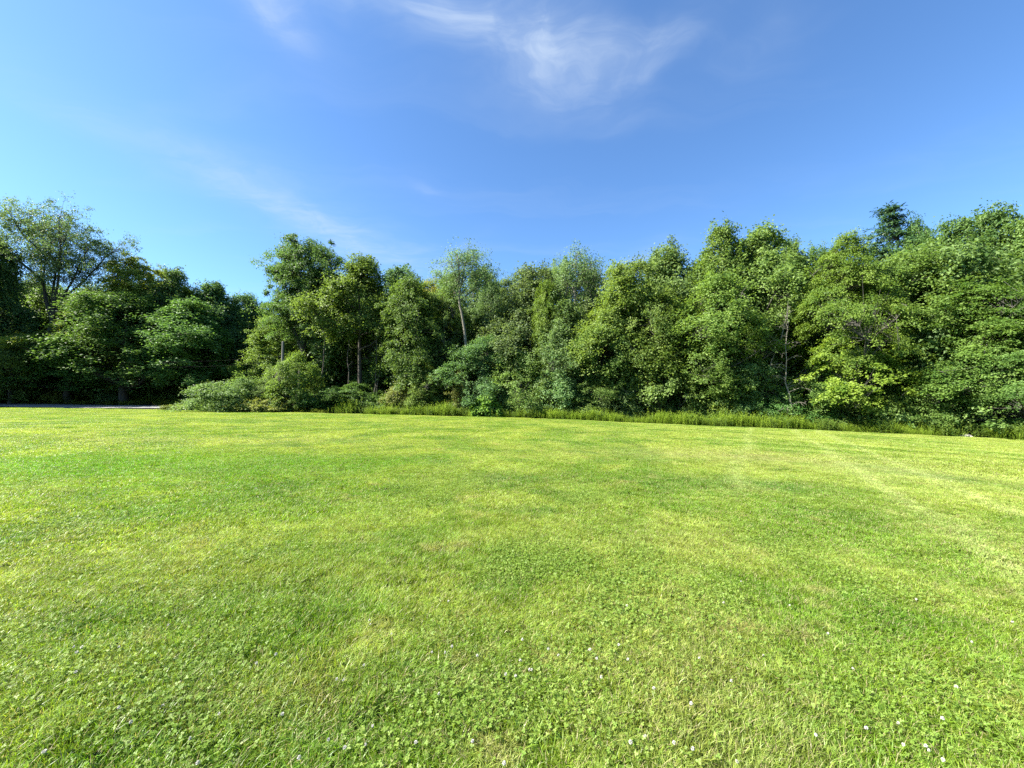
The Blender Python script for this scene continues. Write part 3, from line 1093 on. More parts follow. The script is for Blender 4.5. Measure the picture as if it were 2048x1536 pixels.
def build_trees():
    T = plant
    # --- left of the lane
    T('leafy_tree', 'dense dark leafy tree at the picture edge in front of the open vase shaped tree', 'tree', 'slim', -34, 52, 470, 112, (0.72, 0.85, 0.9), 2, bark='dark')
    T('leafy_tree', 'olive leafy tree low behind the trunk of the vase shaped tree', 'tree', 'maple', 170, 60, 575, 130, (1.25, 1.12, 0.8), 3)
    T('maple_tree', 'broad maple with yellowish sunlit top right of the vase shaped tree', 'tree', 'maple', 268, 57, 508, 160, (1.5, 1.3, 0.7), 4)  # whole crown tinted yellow in place of sunlight on its top
    T('leafy_tree', 'pointed leafy tree rising just right of the broad yellow topped maple', 'tree', 'slim', 345, 58, 538, 100, (1.0, 1.05, 0.85), 5)
    T('leafy_tree', 'rounded blue green tree on the downward slope of the left treetops', 'tree', 'slim', 425, 60, 562, 110, (0.8, 0.95, 1.05), 6)
    T('leafy_tree', 'last dark tree of the left wood beside the lane gap', 'tree', 'slim', 482, 63, 586, 95, (0.75, 0.9, 1.05), 7)
    T('maple_tree', 'low dark spreading maple under the vase shaped tree, beside the lane', 'tree', 'slim', 140, 53, 672, 150, (0.85, 1.0, 0.82), 8, bark='dark')
    T('maple_tree', 'big dark maple with layered shaded branches in the middle of the left wood', 'tree', 'slim', 250, 53, 585, 180, (0.85, 1.0, 0.8), 9, bark='dark')
    T('maple_tree', 'shaded maple leaning over the lane left of the silvery mound of shrubs', 'tree', 'slim', 378, 54, 600, 160, (0.85, 1.0, 0.85), 10, bark='dark')
    T('leafy_tree', 'small olive tree at the far left picture edge under dense dark leaves', 'tree', 'young', 20, 51, 660, 110, (1.15, 1.08, 0.8), 11)
    leader_tree('vase_tree', 'tall open vase shaped tree with arching limbs and thin grey green foliage at far left', 96, 54, [(95, 700), (97, 660), (101, 628)],
                [[(100, 640), (84, 600), (79, 560), (84, 500), (70, 448)], [(101, 632), (97, 590), (99, 540), (110, 484), (114, 442)],
                 [(102, 628), (125, 590), (152, 564), (180, 530), (200, 502), (218, 490)], [(118, 600), (138, 562), (160, 525), (182, 484)],
                 [(101, 628), (116, 580), (134, 530), (146, 484), (158, 448)], [(90, 614), (66, 560), (40, 500), (10, 436)],
                 [(79, 560), (50, 530), (10, 500), (-40, 470)], [(84, 510), (50, 470), (30, 424)]],
                3, (0.95, 0.98, 1.3), 'dark', 0.42, 78, 0.72, 74, 0.18, 1.9, 0.34, 0.7, 0.35)
    # --- gap and centre left
    leader_tree('oak_tree', 'tall dark oak with clumped open crown, highest tree left of centre', 602, 48, [(602, 740), (605, 690), (604, 640)],
                [[(603, 700), (580, 655), (560, 620), (543, 590)], [(604, 660), (585, 600), (560, 560), (546, 530)], [(604, 645), (592, 580), (572, 530), (562, 510)],
                 [(604, 640), (600, 570), (592, 520), (588, 498)], [(604, 640), (610, 570), (615, 520), (616, 494)], [(604, 640), (622, 580), (640, 530), (650, 505)],
                 [(604, 650), (630, 600), (655, 560), (672, 528)], [(604, 680), (630, 640), (650, 615), (665, 590)], [(604, 700), (590, 660), (572, 640), (556, 625)],
                 [(604, 700), (622, 670), (640, 655)]],
                14, (0.72, 0.84, 0.88), 'dark', 0.40, 40, 0.72, 150, 0.20, 1.4, 0.3, 0.6, 0.6)
    leader_tree('wispy_tree', 'thin wispy tree with a bent pale trunk standing above the centre treetops', 934, 43, [(933, 700), (930, 670), (926, 640), (918, 605), (920, 572)],
                [[(918, 600), (905, 570), (890, 548), (878, 545)], [(920, 575), (910, 545), (902, 525)], [(920, 572), (928, 540), (936, 506)], [(920, 572), (940, 540), (950, 512)],
                 [(919, 590), (945, 560), (968, 538)], [(919, 600), (950, 575), (985, 552)], [(920, 572), (918, 540), (920, 518)]],
                20, (1.15, 1.2, 1.55), 'pale', 0.17, 26, 0.65, 60, 0.15, 0.95, 0.25, 0.8, 0.35, 1.2)
    leader_tree('wispy_tree', 'wispy tree with a straight whitish trunk and thin fan of twigs at the skyline', 1152, 41, [(1152, 720), (1153, 680), (1153, 620), (1151, 585)],
                [[(1152, 600), (1135, 565), (1118, 542)], [(1151, 590), (1138, 550), (1128, 522)], [(1151, 585), (1148, 545), (1150, 514)], [(1151, 588), (1160, 550), (1168, 520)],
                 [(1152, 595), (1170, 555), (1186, 522)], [(1152, 610), (1175, 575), (1198, 545)], [(1151, 590), (1143, 560), (1138, 535)]],
                24, (1.2, 1.22, 1.65), 'pale', 0.15, 24, 0.65, 52, 0.15, 0.9, 0.25, 0.8, 0.35, 1.2)
    leader_tree('wispy_tree', 'nearly bare grey twiggy tree just right of the straight whitish trunk', 1192, 42, [(1192, 720), (1191, 650), (1192, 600)],
                [[(1192, 620), (1180, 580), (1172, 548)], [(1192, 600), (1190, 560), (1186, 532)], [(1192, 602), (1200, 565), (1203, 535)], [(1192, 610), (1206, 580), (1214, 552)]],
                25, (1.0, 1.0, 1.4), 'pale', 0.13, 11, 0.5, 16, 0.14, 0.6, 0.3, 0.8, 0.35, 1.0)
    T('distant_tree', 'far bluish tree seen low in the gap where the lane leaves', 'tree', 'maple', 520, 82, 610, 110, (0.8, 0.95, 1.15), 12)
    T('leafy_tree', 'pale green tree behind the weathered utility pole', 'tree', 'slim', 556, 52, 630, 110, (1.3, 1.25, 0.85), 13)
    T('leafy_tree', 'tall leafy tree with twin tops immediately right of the dark oak', 'tree', 'tall', 722, 46, 513, 138, (1.0, 1.0, 0.75), 15, bark='dark')
    T('leafy_tree', 'greyish twiggy treetop behind the twin topped leafy tree', 'tree', 'tall', 800, 54, 536, 110, (1.0, 1.02, 1.35), 16)
    T('leafy_tree', 'tree with a patch of yellowing leaves at its top, left of the pale wispy tree', 'tree', 'tall', 862, 53, 556, 85, (2.0, 1.25, 0.6), 17)
    T('leafy_tree', 'dark green tree in front of the yellowing treetop', 'tree', 'slim', 822, 44, 556, 120, (0.85, 0.92, 0.75), 18, bark='dark')
    T('leafy_tree', 'olive green tree filling the space below the yellow treetop', 'tree', 'slim', 892, 46, 572, 95, (1.1, 1.0, 0.8), 19)
    T('leafy_tree', 'short grey green tree in the dip right of the bent pale trunk', 'tree', 'tall', 988, 48, 560, 75, (1.0, 1.05, 1.3), 21)
    T('leafy_tree', 'dull olive tree with a dark pointed top in the middle of the wood', 'tree', 'slim', 1062, 44, 530, 135, (1.15, 1.02, 1.2), 22)
    T('leafy_tree', 'small yellow green crown between the dull olive tree and the straight pale trunk', 'tree', 'slim', 1094, 41, 560, 66, (1.4, 1.25, 0.6), 23)
    T('leafy_tree', 'grey green leafy tree below the thin fan of twigs', 'tree', 'slim', 1130, 40, 600, 110, (1.05, 1.05, 1.15), 26)
    T('leafy_tree', 'grey green treetop just left of the bent pale trunk crown', 'tree', 'tall', 900, 52, 548, 85, (1.05, 1.02, 1.3), 83)
    T('leafy_tree', 'olive grey treetop filling the sky just right of the wispy tree with the bent trunk', 'tree', 'tall', 962, 51, 538, 90, (1.05, 1.02, 1.35), 84)
    T('leafy_tree', 'small grey green treetop left of the dull olive pointed tree', 'tree', 'tall', 1018, 50, 552, 90, (1.1, 1.05, 1.3), 85)
    T('leafy_tree', 'grey olive treetop behind the small yellow green crown', 'tree', 'tall', 1112, 49, 532, 90, (1.1, 1.04, 1.35), 86)
    T('leafy_tree', 'grey twiggy treetop behind the straight whitish trunk', 'tree', 'tall', 1178, 48, 536, 90, (1.1, 1.05, 1.4), 87)
    # --- right half, rising skyline
    T('leafy_tree', 'full green tree starting the rising skyline right of the bare grey twigs', 'tree', 'slim', 1252, 38, 522, 150, (1.1, 1.1, 0.85), 27)
    T('leafy_tree', 'rounded grey green treetop on the lower step of the rising skyline', 'tree', 'tall', 1335, 43, 496, 140, (1.05, 1.08, 1.1), 28)
    T('leafy_tree', 'mid green tree below the rounded grey green treetop', 'tree', 'slim', 1310, 35, 585, 120, (1.05, 1.02, 0.85), 29)
    T('leafy_tree', 'tall tree with a small raised knob of leaves on its top', 'tree', 'slim', 1446, 39, 449, 140, (1.05, 1.1, 0.9), 30)
    T('leafy_tree', 'tall tree with a broad rounded top right of the knobbed treetop', 'tree', 'tall', 1530, 39, 453, 150, (1.05, 1.1, 0.95), 31)
    T('leafy_tree', 'leafy tree hanging over the pale leaning trunk', 'tree', 'tall', 1440, 34, 550, 140, (1.15, 1.12, 0.8), 32)
    T('leafy_tree', 'shaded tree behind the bare dead tree', 'tree', 'tall', 1590, 41, 476, 100, (0.9, 0.95, 0.8), 33, bark='dark')
    T('leafy_tree', 'narrow treetop in the notch left of the bright tall maple', 'tree', 'tall', 1645, 40, 488, 80, (0.95, 1.02, 0.85), 34)
    T('maple_tree', 'tall bright green maple on the right with a rounded peak', 'tree', 'maple', 1698, 33, 460, 170, (1.25, 1.25, 0.7), 35)
    T('pine_tree', 'dark pine with a pointed tip standing over the right treetops', 'tree', 'pine', 1789, 41, 408, 185, (1.25, 1.45, 1.05), 36, bark='dark')
    T('leafy_tree', 'dark bushy treetop touching the right side of the pine', 'tree', 'tall', 1836, 40, 432, 80, (0.8, 0.95, 0.85), 37)
    T('leafy_tree', 'deep green tree with layered boughs below the pine', 'tree', 'tall', 1822, 33, 500, 180, (0.95, 1.02, 0.75), 38)
    T('leafy_tree', 'large pale topped tree near the right edge with a tall ragged crown', 'tree', 'slim', 1915, 36, 436, 150, (1.15, 1.15, 1.0), 39)
    T('leafy_tree', 'highest grey green crown at the right edge of the wood', 'tree', 'slim', 1995, 35, 416, 160, (1.15, 1.15, 1.15), 40)
    T('leafy_tree', 'tree cut off by the right edge of the picture, behind the lower boughs', 'tree', 'slim', 2078, 32, 425, 160, (1.05, 1.08, 0.95), 41)
    T('maple_tree', 'broad maple with sunlit shelves of leaves low on the far right', 'tree', 'maple', 1960, 29, 560, 210, (1.15, 1.15, 0.7), 42)
    T('maple_tree', 'dark maple overhanging the right corner of the lawn', 'tree', 'maple', 2085, 27, 590, 200, (1.0, 1.05, 0.8), 43)
    T('leafy_tree', 'tree outside the right end of the wood beyond the lawn corner', 'tree', 'maple', 2230, 26, 470, 230, (1, 1, 1), 44)
    T('leafy_tree', 'tree outside the left end of the wood beyond the lane', 'tree', 'maple', -150, 54, 520, 230, (0.8, 0.9, 0.8), 45)
    T('leafy_tree', 'tall tree between lawn and lane outside the left edge of the picture', 'tree', 'slim', -165, 46.3, 440, 130, (0.8, 0.9, 0.8), 91)
    T('leafy_tree', 'tall tree standing just outside the left edge of the picture', 'tree', 'slim', -95, 54, 440, 170, (0.8, 0.9, 0.8), 81)
    T('leafy_tree', 'tall tree far outside the left edge on the lane side', 'tree', 'slim', -260, 54, 430, 190, (0.8, 0.9, 0.8), 82)
    # --- front layer
    T('maple_tree', 'bright yellow green young maple reaching the ground, brightest tree of the wood edge', 'tree', 'maple', 1716, 29.0, 650, 190, (1.5, 1.5, 0.68), 46, a=0.52, L=0.165, per=105)
    T('young_tree', 'pale tiered young tree reaching the tall weeds right of centre', 'tree', 'sapling', 1342, 34.5, 668, 150, (1.2, 1.2, 1.05), 47)
    T('young_tree', 'leafy young tree left of the bare dead tree', 'tree', 'slim', 1425, 33.5, 640, 120, (1.15, 1.15, 0.8), 48)
    T('young_tree', 'round leafy young tree in front of the rising skyline, right of centre', 'tree', 'slim', 1235, 38.5, 610, 120, (1.15, 1.15, 0.85), 49)
    T('young_tree', 'pale grey leaved young tree at the centre of the wood edge', 'tree', 'young', 1120, 40.0, 660, 120, (1.2, 1.2, 1.4), 50)
    T('young_tree', 'light green shrubby tree just left of the pale grey leaved one', 'tree', 'young', 1045, 40.0, 700, 110, (1.2, 1.2, 1.05), 51)
    T('young_tree', 'dark shrubby tree with glinting leaves behind the bright sapling', 'tree', 'young', 968, 41.0, 672, 130, (0.8, 0.9, 1.0), 52)
    T('shrub', 'rounded brownish green shrub at the wood edge below the bent pale trunk', 'shrub', 'young', 920, 40.5, 748, 64, (1.25, 0.95, 0.85), 53)
    T('sapling', 'bright leafy sapling standing alone in the tall weeds at the centre', 'sapling', 'shrub', 974, 38.0, 786, 40, (1.35, 1.45, 0.9), 54, a=0.32, L=0.2)
    T('shrub', 'light green shrub behind the tall weeds below the dark green tree', 'shrub', 'young', 858, 41.5, 735, 76, (1.15, 1.15, 0.9), 55)
    T('shrub', 'straggly brownish shrub with dead twigs at the weed strip, left of centre', 'shrub', 'shrub', 800, 41.0, 772, 60, (1.5, 1.15, 1.0), 56)
    T('shrub', 'light leafed tall shrub between thin dark trunks', 'shrub', 'slim', 822, 43.5, 690, 60, (1.25, 1.25, 0.85), 57)
    T('shrub', 'dark green undergrowth shrub below the thin dark trunks', 'shrub', 'young', 712, 43.5, 768, 110, (0.75, 0.85, 0.7), 58)
    T('shrub', 'dark low shrub between the bright shrub and the weed strip', 'shrub', 'shrub', 655, 42.5, 775, 80, (0.7, 0.85, 0.7), 59)
    T('shrub', 'bright yellow green shrub below the dark oak', 'shrub', 'young', 594, 42.0, 706, 80, (1.22, 1.2, 0.85), 60)
    T('shrub', 'silvery topped mound of shrubs at the lawn edge beside the lane', 'shrub', 'shrub', 480, 42.5, 759, 138, (1.12, 1.14, 1.15), 61)
    T('shrub', 'straggly green shrub filling the gap between the silvery mound and the utility pole', 'shrub', 'slim', 546, 43.4, 736, 62, (1.05, 1.0, 0.85), 95)
    T('shrub', 'low green bush trailing from the left foot of the silvery mound', 'bush', 'bush', 430, 43.5, 788, 66, (1.0, 1.05, 0.85), 62)
    T('shrub', 'low brownish bush in front of the yellow green shrub', 'bush', 'bush', 540, 41.2, 796, 96, (1.4, 1.1, 0.9), 63)
    T('shrub', 'tiered shrub on the far right at the lawn corner', 'shrub', 'young', 1992, 28.1, 690, 150, (1.15, 1.15, 0.95), 64)
    T('shrub', 'leafy shrub beneath the dark hollow on the right', 'shrub', 'young', 1895, 29.1, 745, 120, (1.15, 1.15, 0.85), 65)
    T('shrub', 'dark low shrub right of the bright yellow green maple', 'shrub', 'shrub', 1815, 29.9, 775, 110, (0.85, 0.95, 0.75), 66)
    T('shrub', 'pale leaved shrub left of the dead tree', 'shrub', 'young', 1492, 33.1, 715, 115, (1.1, 1.15, 1.15), 67)
    T('shrub', 'dark green low shrub at the foot of the dead tree', 'shrub', 'shrub', 1565, 32.5, 785, 95, (0.75, 0.95, 0.7), 68)
    T('shrub', 'low yellow green shrub below the pale leaved shrub', 'shrub', 'bush', 1468, 32.7, 795, 80, (1.4, 1.3, 0.8), 69)
    T('shrub', 'low pale shrub at the tall weeds left of the tiered young tree', 'shrub', 'shrub', 1238, 37.3, 765, 100, (1.2, 1.1, 1.1), 70)
    T('shrub', 'mid green shrub at the foot of the pale grey leaved young tree', 'shrub', 'young', 1165, 38.5, 745, 100, (1.0, 1.05, 0.95), 71)
    T('shrub', 'low light bush behind the weeds right of the bright sapling', 'shrub', 'shrub', 1030, 39.5, 775, 70, (1.2, 1.25, 0.9), 72)
    T('shrub', 'leafy shrub left of the young maple, in front of the dead branches', 'shrub', 'young', 1640, 30.7, 730, 90, (1.2, 1.2, 0.8), 73)
    T('shrub', 'roadside shrub at the far left edge of the picture', 'shrub', 'shrub', 30, 53.0, 770, 70, (0.95, 1.0, 0.9), 74)
    T('shrub', 'straw coloured roadside shrub in the shade of the low dark maple', 'shrub', 'shrub', 115, 53.0, 782, 50, (1.9, 1.4, 1.0), 75)
    T('shrub', 'small roadside shrub with pale glinting leaves under the big dark maple', 'shrub', 'shrub', 215, 53.0, 785, 40, (1.0, 1.05, 1.2), 76)


build_trees()


# ------------------------------------------------------------------ bare and leaning trunks
def bare_tree(name, label, cat, px, depth, top, seed, n_br, bark, lean=(0.03, 0.0), r0=0.11, spread=1.8, lo=0.1):
    loc = at(px, depth)
    H = height_to(top, depth, loc[2])
    rng = np.random.default_rng(seed)
    o = thing(name, loc, label, cat)
    tp, tr = trunk_path(rng, H, r0, lean, 0.02, 12, 0.15)
    link('trunk', mesh_np('trunk', *tube(tp, tr, 8), [M_BARK], smooth_shade=True), o, bark)
    for k in range(n_br):
        z = H * (lo + (0.95 - lo) * (k + rng.random()) / n_br)
        a = on_path(tp, z)
        th = rng.uniform(0, 6.28)
        ln = spread * rng.uniform(0.5, 1.1) * (1.15 - 0.55 * z / H)
        d = np.array((math.cos(th), math.sin(th), 0))
        dr = rng.uniform(-0.5, 0.6)
        e = a + d * ln + np.array((0, 0, ln * dr))
        pts = bez(a, a + d * ln * 0.55 + np.array((0, 0, ln * 0.4)), e, 7)
        pts[1:] += rng.normal(0, 0.05, (6, 3))
        rr = float(np.interp(z, tp[:, 2], tr)) * 0.5
        parts = [tube(pts, np.linspace(max(rr, 0.018), 0.007, 7), 5)]
        for q in range(4):
            i = int(rng.integers(2, 6))
            e2 = pts[i] + rng.normal(0, 0.32, 3) * ln * 0.7 + d * 0.2
            parts.append(tube(bez(pts[i], (pts[i] + e2) / 2 + rng.normal(0, 0.06, 3), e2, 4), np.linspace(rr * 0.45, 0.006, 4), 4))
        link('branch', mesh_np('branch', *join(parts), [M_BARK]), o, bark)
    return o


bare_tree('dead_tree', 'bare dead tree with drooping pale branches in the dark hollow left of the young maple', 'tree', 1580, 31.2, 600, 3, 26, (1.8, 1.76, 1.66, 1), r0=0.062, spread=1.6)
bare_tree('dead_sapling', 'small forked dead sapling with pale stems right of the tiered young tree', 'tree', 1440, 35.3, 715, 4, 5, (2.2, 2.1, 2.0, 1), r0=0.06, spread=0.9, lo=0.45)
bare_tree('leaning_trunk', 'pale bare trunk leaning to the right beside the dead tree', 'tree', 1500, 33.5, 612, 5, 4, (1.8, 1.75, 1.65, 1), lean=(0.34, 0.0), r0=0.09, spread=1.0, lo=0.6)
for i, (px, dp, tp_, s, lb) in enumerate([
        (640, 44, 640, 11, 'thin dark trunk nearest to the right side of the dark oak'),
        (694, 45, 640, 12, 'slim grey trunk under the left half of the twin topped tree'),
        (742, 43.5, 620, 13, 'straight dark trunk in the middle of the group of bare trunks'),
        (758, 44.5, 640, 14, 'thin trunk close to the right of the straight dark trunk'),
        (793, 43, 660, 15, 'pale thin trunk above the straggly brownish shrub')]):
    bare_tree('slender_trunk', lb, 'tree', px, dp, tp_, s, 5, (0.8, 0.75, 0.7, 1) if i != 4 else (1.6, 1.5, 1.4, 1), lean=(0.01, 0), r0=0.10, spread=1.0, lo=0.5)


# ------------------------------------------------------------------ utility pole with two wires
def pole():
    loc = at(563, 44.5)
    H = height_to(684, 44.5, loc[2])
    m = simple_mat('weathered wood', rgb(0.10, 0.096, 0.085), rgb(0.20, 0.19, 0.17), 5, stretch=(6, 6, 0.4))
    mm = simple_mat('cable', rgb(0.03, 0.03, 0.03), rgb(0.05, 0.05, 0.05), 5, bump=0)
    o = thing('utility_pole', loc, 'weathered grey utility pole rising from the shrubs in front of the pale green tree', 'utility pole')
    z = np.linspace(-0.3, H, 8)
    link('post', mesh_np('post', *tube(np.stack([z * 0.012, z * 0, z], 1), np.linspace(0.16, 0.12, 8), 10), [m], smooth_shade=True), o)
    cap = tube(np.array([(0.012 * H, 0, H - 0.01), (0.012 * H, 0, H + 0.05), (0.012 * H, 0, H + 0.09)]), np.array((0.13, 0.12, 0.01)), 10)
    link('cap', mesh_np('cap', *cap, [m], smooth_shade=True), o)
    for zz in (H - 1.6, H - 2.2):
        b = tube(np.array([(-0.13, -0.02, zz), (-0.30, -0.02, zz), (-0.34, -0.02, zz + 0.02)]), np.array((0.035, 0.03, 0.02)), 6)
        link('bracket', mesh_np('bracket', *b, [mm]), o)
    for k, zz in enumerate((H - 1.6, H - 2.2)):
        a = Vector(loc) + Vector((-0.34, -0.02, zz))
        e = Vector((-70, 51.5, float(gz(-70, 51.5)) + 6.5 + 0.5 - 0.6 * k))
        t = np.linspace(0, 1, 30)
        P = np.array(a)[None] * (1 - t)[:, None] + np.array(e)[None] * t[:, None]
        P[:, 2] -= 1.1 * 4 * t * (1 - t)
        w = link('wire', mesh_np('wire', *tube(P, np.full(30, 0.0045), 5), [mm], smooth_shade=True))
        tag(w, ('upper' if k == 0 else 'lower') + ' of two thin wires running left from the utility pole past the dark maples', 'wire', 'wires of the utility pole')


pole()


# ------------------------------------------------------------------ weeds, undergrowth, deep woods (stuff)
def weed_clump(name, seed, n, h0, h1, spread, mat=M_WEED, L=0.11, per=16):
    rng = np.random.default_rng(seed)
    Vs, P, A, N_ = [], [], [], []
    tubes = []
    for k in range(n):
        b = np.array((rng.normal(0, spread), rng.normal(0, spread), 0))
        H = rng.uniform(h0, h1)
        d = rng.normal(0, 0.16, 2)
        tip = b + np.array((d[0] * H, d[1] * H, H))
        pts = bez(b, b + np.array((0, 0, H * 0.6)), tip, 4)
        tubes.append(tube(pts, np.linspace(0.005, 0.002, 4), 3))
        for q in range(per):
            u = 0.15 + 0.85 * (q + rng.random()) / per
            c = (1 - u) ** 2 * pts[0] + 2 * u * (1 - u) * (b + np.array((0, 0, H * 0.6))) + u * u * tip
            th = q * 2.4 + rng.uniform(-0.4, 0.4)
            ax = np.array((math.cos(th), math.sin(th), rng.uniform(0.2, 0.9)))
            P.append(c)
            A.append(ax)
            N_.append(np.array((-math.cos(th) * 0.5, -math.sin(th) * 0.5, 0.8)) + rng.normal(0, 0.15, 3))
    V, Fq = leaf_quads(rng, np.array(P), np.array(N_), L * rng.uniform(0.6, 1.3, len(P)), 0.26, 0.1, 0.2, axis=np.array(A))
    V2, F2 = join(tubes)
    return mesh_np(name, np.concatenate([V, V2]), np.concatenate([Fq, F2 + len(V)]), [mat],
                   {'tint': np.concatenate([rng.random(len(Fq)), np.full(len(F2), 0.3)]), 'clump': np.full(len(Fq) + len(F2), rng.random())})


def build_stuff():
    rng = np.random.default_rng(77)
    # strip of tall weeds between lawn and wood
    weeds = [weed_clump('weed_clump', 100 + i, 15, 0.35 + 0.08 * (i % 3), 1.0 + 0.12 * (i % 4), 0.22, L=0.09 + 0.02 * (i % 3), per=18) for i in range(7)]
    n = 2200
    x = rng.uniform(-17.5, 42, n)
    e = rng.beta(1.1, 1.6, n) * 2.4 + 0.10
    y = edge_y(x) + e
    h = (0.55 + 0.95 * vnoise(x, y, 21, 1.6) * (0.5 + vnoise(x, y, 22, 5.0))) * (0.8 + 0.2 * smooth(e)) * rng.uniform(0.5, 1.2, n) * 0.9
    thin = (x > 29.5) & (vnoise(x, y, 5, 2.0) < 0.52)
    k = ~thin & (vnoise(x, y, 41, 1.1) > 0.24) & ((vnoise(x, y, 42, 2.7) > 0.30) | (e < 0.9))
    P = np.column_stack([x, y, gz(x, y) - 0.06])[k]
    s = h[k]
    scatter('tall_weeds', weeds, P, np.column_stack([np.zeros((len(P), 2)), rng.uniform(0, 6.28, len(P))]), np.column_stack([s * 1.05, s * 1.05, s]),
            rng.integers(0, 7, len(P)), 'strip of tall bright green weeds along the edge between lawn and wood', (1.42, 1.42, 1.05, 1))
    bx = [weed_clump('broad_weed', 170 + i, 9, 0.3, 0.85, 0.25, L=0.2, per=12, mat=M_LEAF) for i in range(3)]
    n = 260
    x = rng.uniform(-17.5, 42, n)
    y = edge_y(x) + rng.uniform(0.15, 2.4, n)
    P = np.column_stack([x, y, gz(x, y) - 0.05])
    s = rng.uniform(0.7, 1.4, n)
    scatter('broad_leaved_weeds', bx, P, np.column_stack([np.zeros((n, 2)), rng.uniform(0, 6.28, n)]), np.column_stack([s, s, s]), rng.integers(0, 3, n),
            'darker broad leaved weeds scattered among the tall bright weeds', (1.2, 1.15, 0.9, 1))
    # rough grass on the lane's verge and round the shrubs
    rough = [weed_clump('rough_grass', 130 + i, 26, 0.25, 0.55, 0.22, L=0.16, per=8) for i in range(3)]
    n = 900
    x = rng.uniform(-95, -17, n)
    e = np.where(x > -38, rng.uniform(0.1, 3.0, n), rng.uniform(6.4, 10.5, n))
    y = edge_y(x) + e
    P = np.column_stack([x, y, gz(x, y) - 0.04])
    s = rng.uniform(0.6, 1.25, n)
    scatter('rough_grass', rough, P, np.column_stack([np.zeros((n, 2)), rng.uniform(0, 6.28, n)]), np.column_stack([s, s, s]), rng.integers(0, 3, n),
            'rough unmown grass on the verge beyond the lane and round the shrubs', (1.1, 0.95, 0.8, 1))
    # leafy undergrowth just inside the wood
    def leafy(seed, H, Rr, nc, per, L):
        r = np.random.default_rng(seed)
        C = crown_clumps(r, 'dome', 0.05, H, Rr, nc, 0.3, 0.3)
        V, Fq, t, c = clump_leaves(r, C, np.zeros(3), 0.34, per, L, 0.6)
        return mesh_np('undergrowth_clump', V, Fq, [M_LEAF], {'tint': t, 'clump': c})
    und = [leafy(150 + i, 1.3, 0.9, 22, 40, 0.15) for i in range(4)]
    n = 1500
    x = rng.uniform(-100, 50, n)
    e = rng.beta(1.0, 1.6, n) * 16 + np.where(x < -24, 10.0, 2.4)
    y = edge_y(x) + e
    P = np.column_stack([x, y, gz(x, y) - 0.1])
    s = rng.uniform(0.6, 1.6, n)
    scatter('undergrowth', und, P, np.column_stack([np.zeros((n, 2)), rng.uniform(0, 6.28, n)]), np.column_stack([s, s, s * rng.uniform(0.7, 1.3, n)]), rng.integers(0, 4, n),
            'dark leafy undergrowth on the woodland floor between the trees', (0.95, 1.0, 0.85, 1))
    # the wood going on behind the front rows, one mass
    sky_x = np.array([-400, 0, 150, 270, 380, 480, 520, 560, 640, 720, 800, 900, 1000, 1060, 1150, 1220, 1330, 1450, 1540, 1640, 1700, 1790, 1900, 2000, 2500])
    sky_y = np.array([540, 540, 560, 540, 570, 600, 640, 610, 530, 550, 575, 595, 600, 570, 580, 570, 530, 500, 500, 520, 500, 480, 480, 460, 460])
    wt = []
    for i in range(4):
        H = 10.0
        tm, lm, wm, cm = tree_meshes(900 + i, 'tall', H, 2.9, base=0.12, a=0.62, per=62, L=0.2)
        nv = []
        def arr(me):
            v = np.empty(len(me.vertices) * 3, np.float32)
            me.vertices.foreach_get('co', v)
            fq = np.empty(len(me.loops), np.int32)
            me.loops.foreach_get('vertex_index', fq)
            return v.reshape(-1, 3), fq.reshape(-1, 4)
        V1, F1 = arr(cm)
        V2, F2 = arr(tm)
        tv = np.empty(len(F1), np.float32)
        cm.attributes['tint'].data.foreach_get('value', tv)
        cv = np.empty(len(F1), np.float32)
        cm.attributes['clump'].data.foreach_get('value', cv)
        z2 = np.zeros(len(F2))
        wt.append(mesh_np('woodland_tree', np.concatenate([V1, V2]), np.concatenate([F1, F2 + len(V1)]), [M_LEAF, M_BARK],
                          {'tint': np.concatenate([tv, z2]), 'clump': np.concatenate([cv, z2])}, mat_idx=np.concatenate([np.zeros(len(F1)), np.ones(len(F2))])))
    pts, sc = [], []
    tries = 0
    while len(pts) < 330 and tries < 8000:
        tries += 1
        x = rng.uniform(-120, 70)
        e = (rng.uniform(15, 46) if x < -24 else rng.uniform(8.5, 40))
        y = float(edge_y(x)) + e
        if y < 8:
            continue
        px = 1024 + x / y * F_PX
        if 500 < px < 550 and y < 95:
            continue
        if pts and min((x - q[0]) ** 2 + (y - q[1]) ** 2 for q in pts) < 2.6 ** 2:
            continue
        z = float(gz(x, y))
        hh = height_to(np.interp(px, sky_x, sky_y) + rng.uniform(8, 70), y, z)
        if hh < 5:
            continue
        pts.append((x, y, z - 0.1))
        sc.append((min(1.5, hh / 10 * rng.uniform(0.75, 1.0)), hh / 10))
    P = np.array(pts)
    S = np.array([(a, a, b) for a, b in sc])
    n = len(P)
    scatter('woodland', wt, P, np.column_stack([np.zeros((n, 2)), rng.uniform(0, 6.28, n)]), S, rng.integers(0, 4, n),
            'deep green woodland going on behind the trees of the wood edge', (0.95, 1.0, 0.95, 1))


build_stuff()


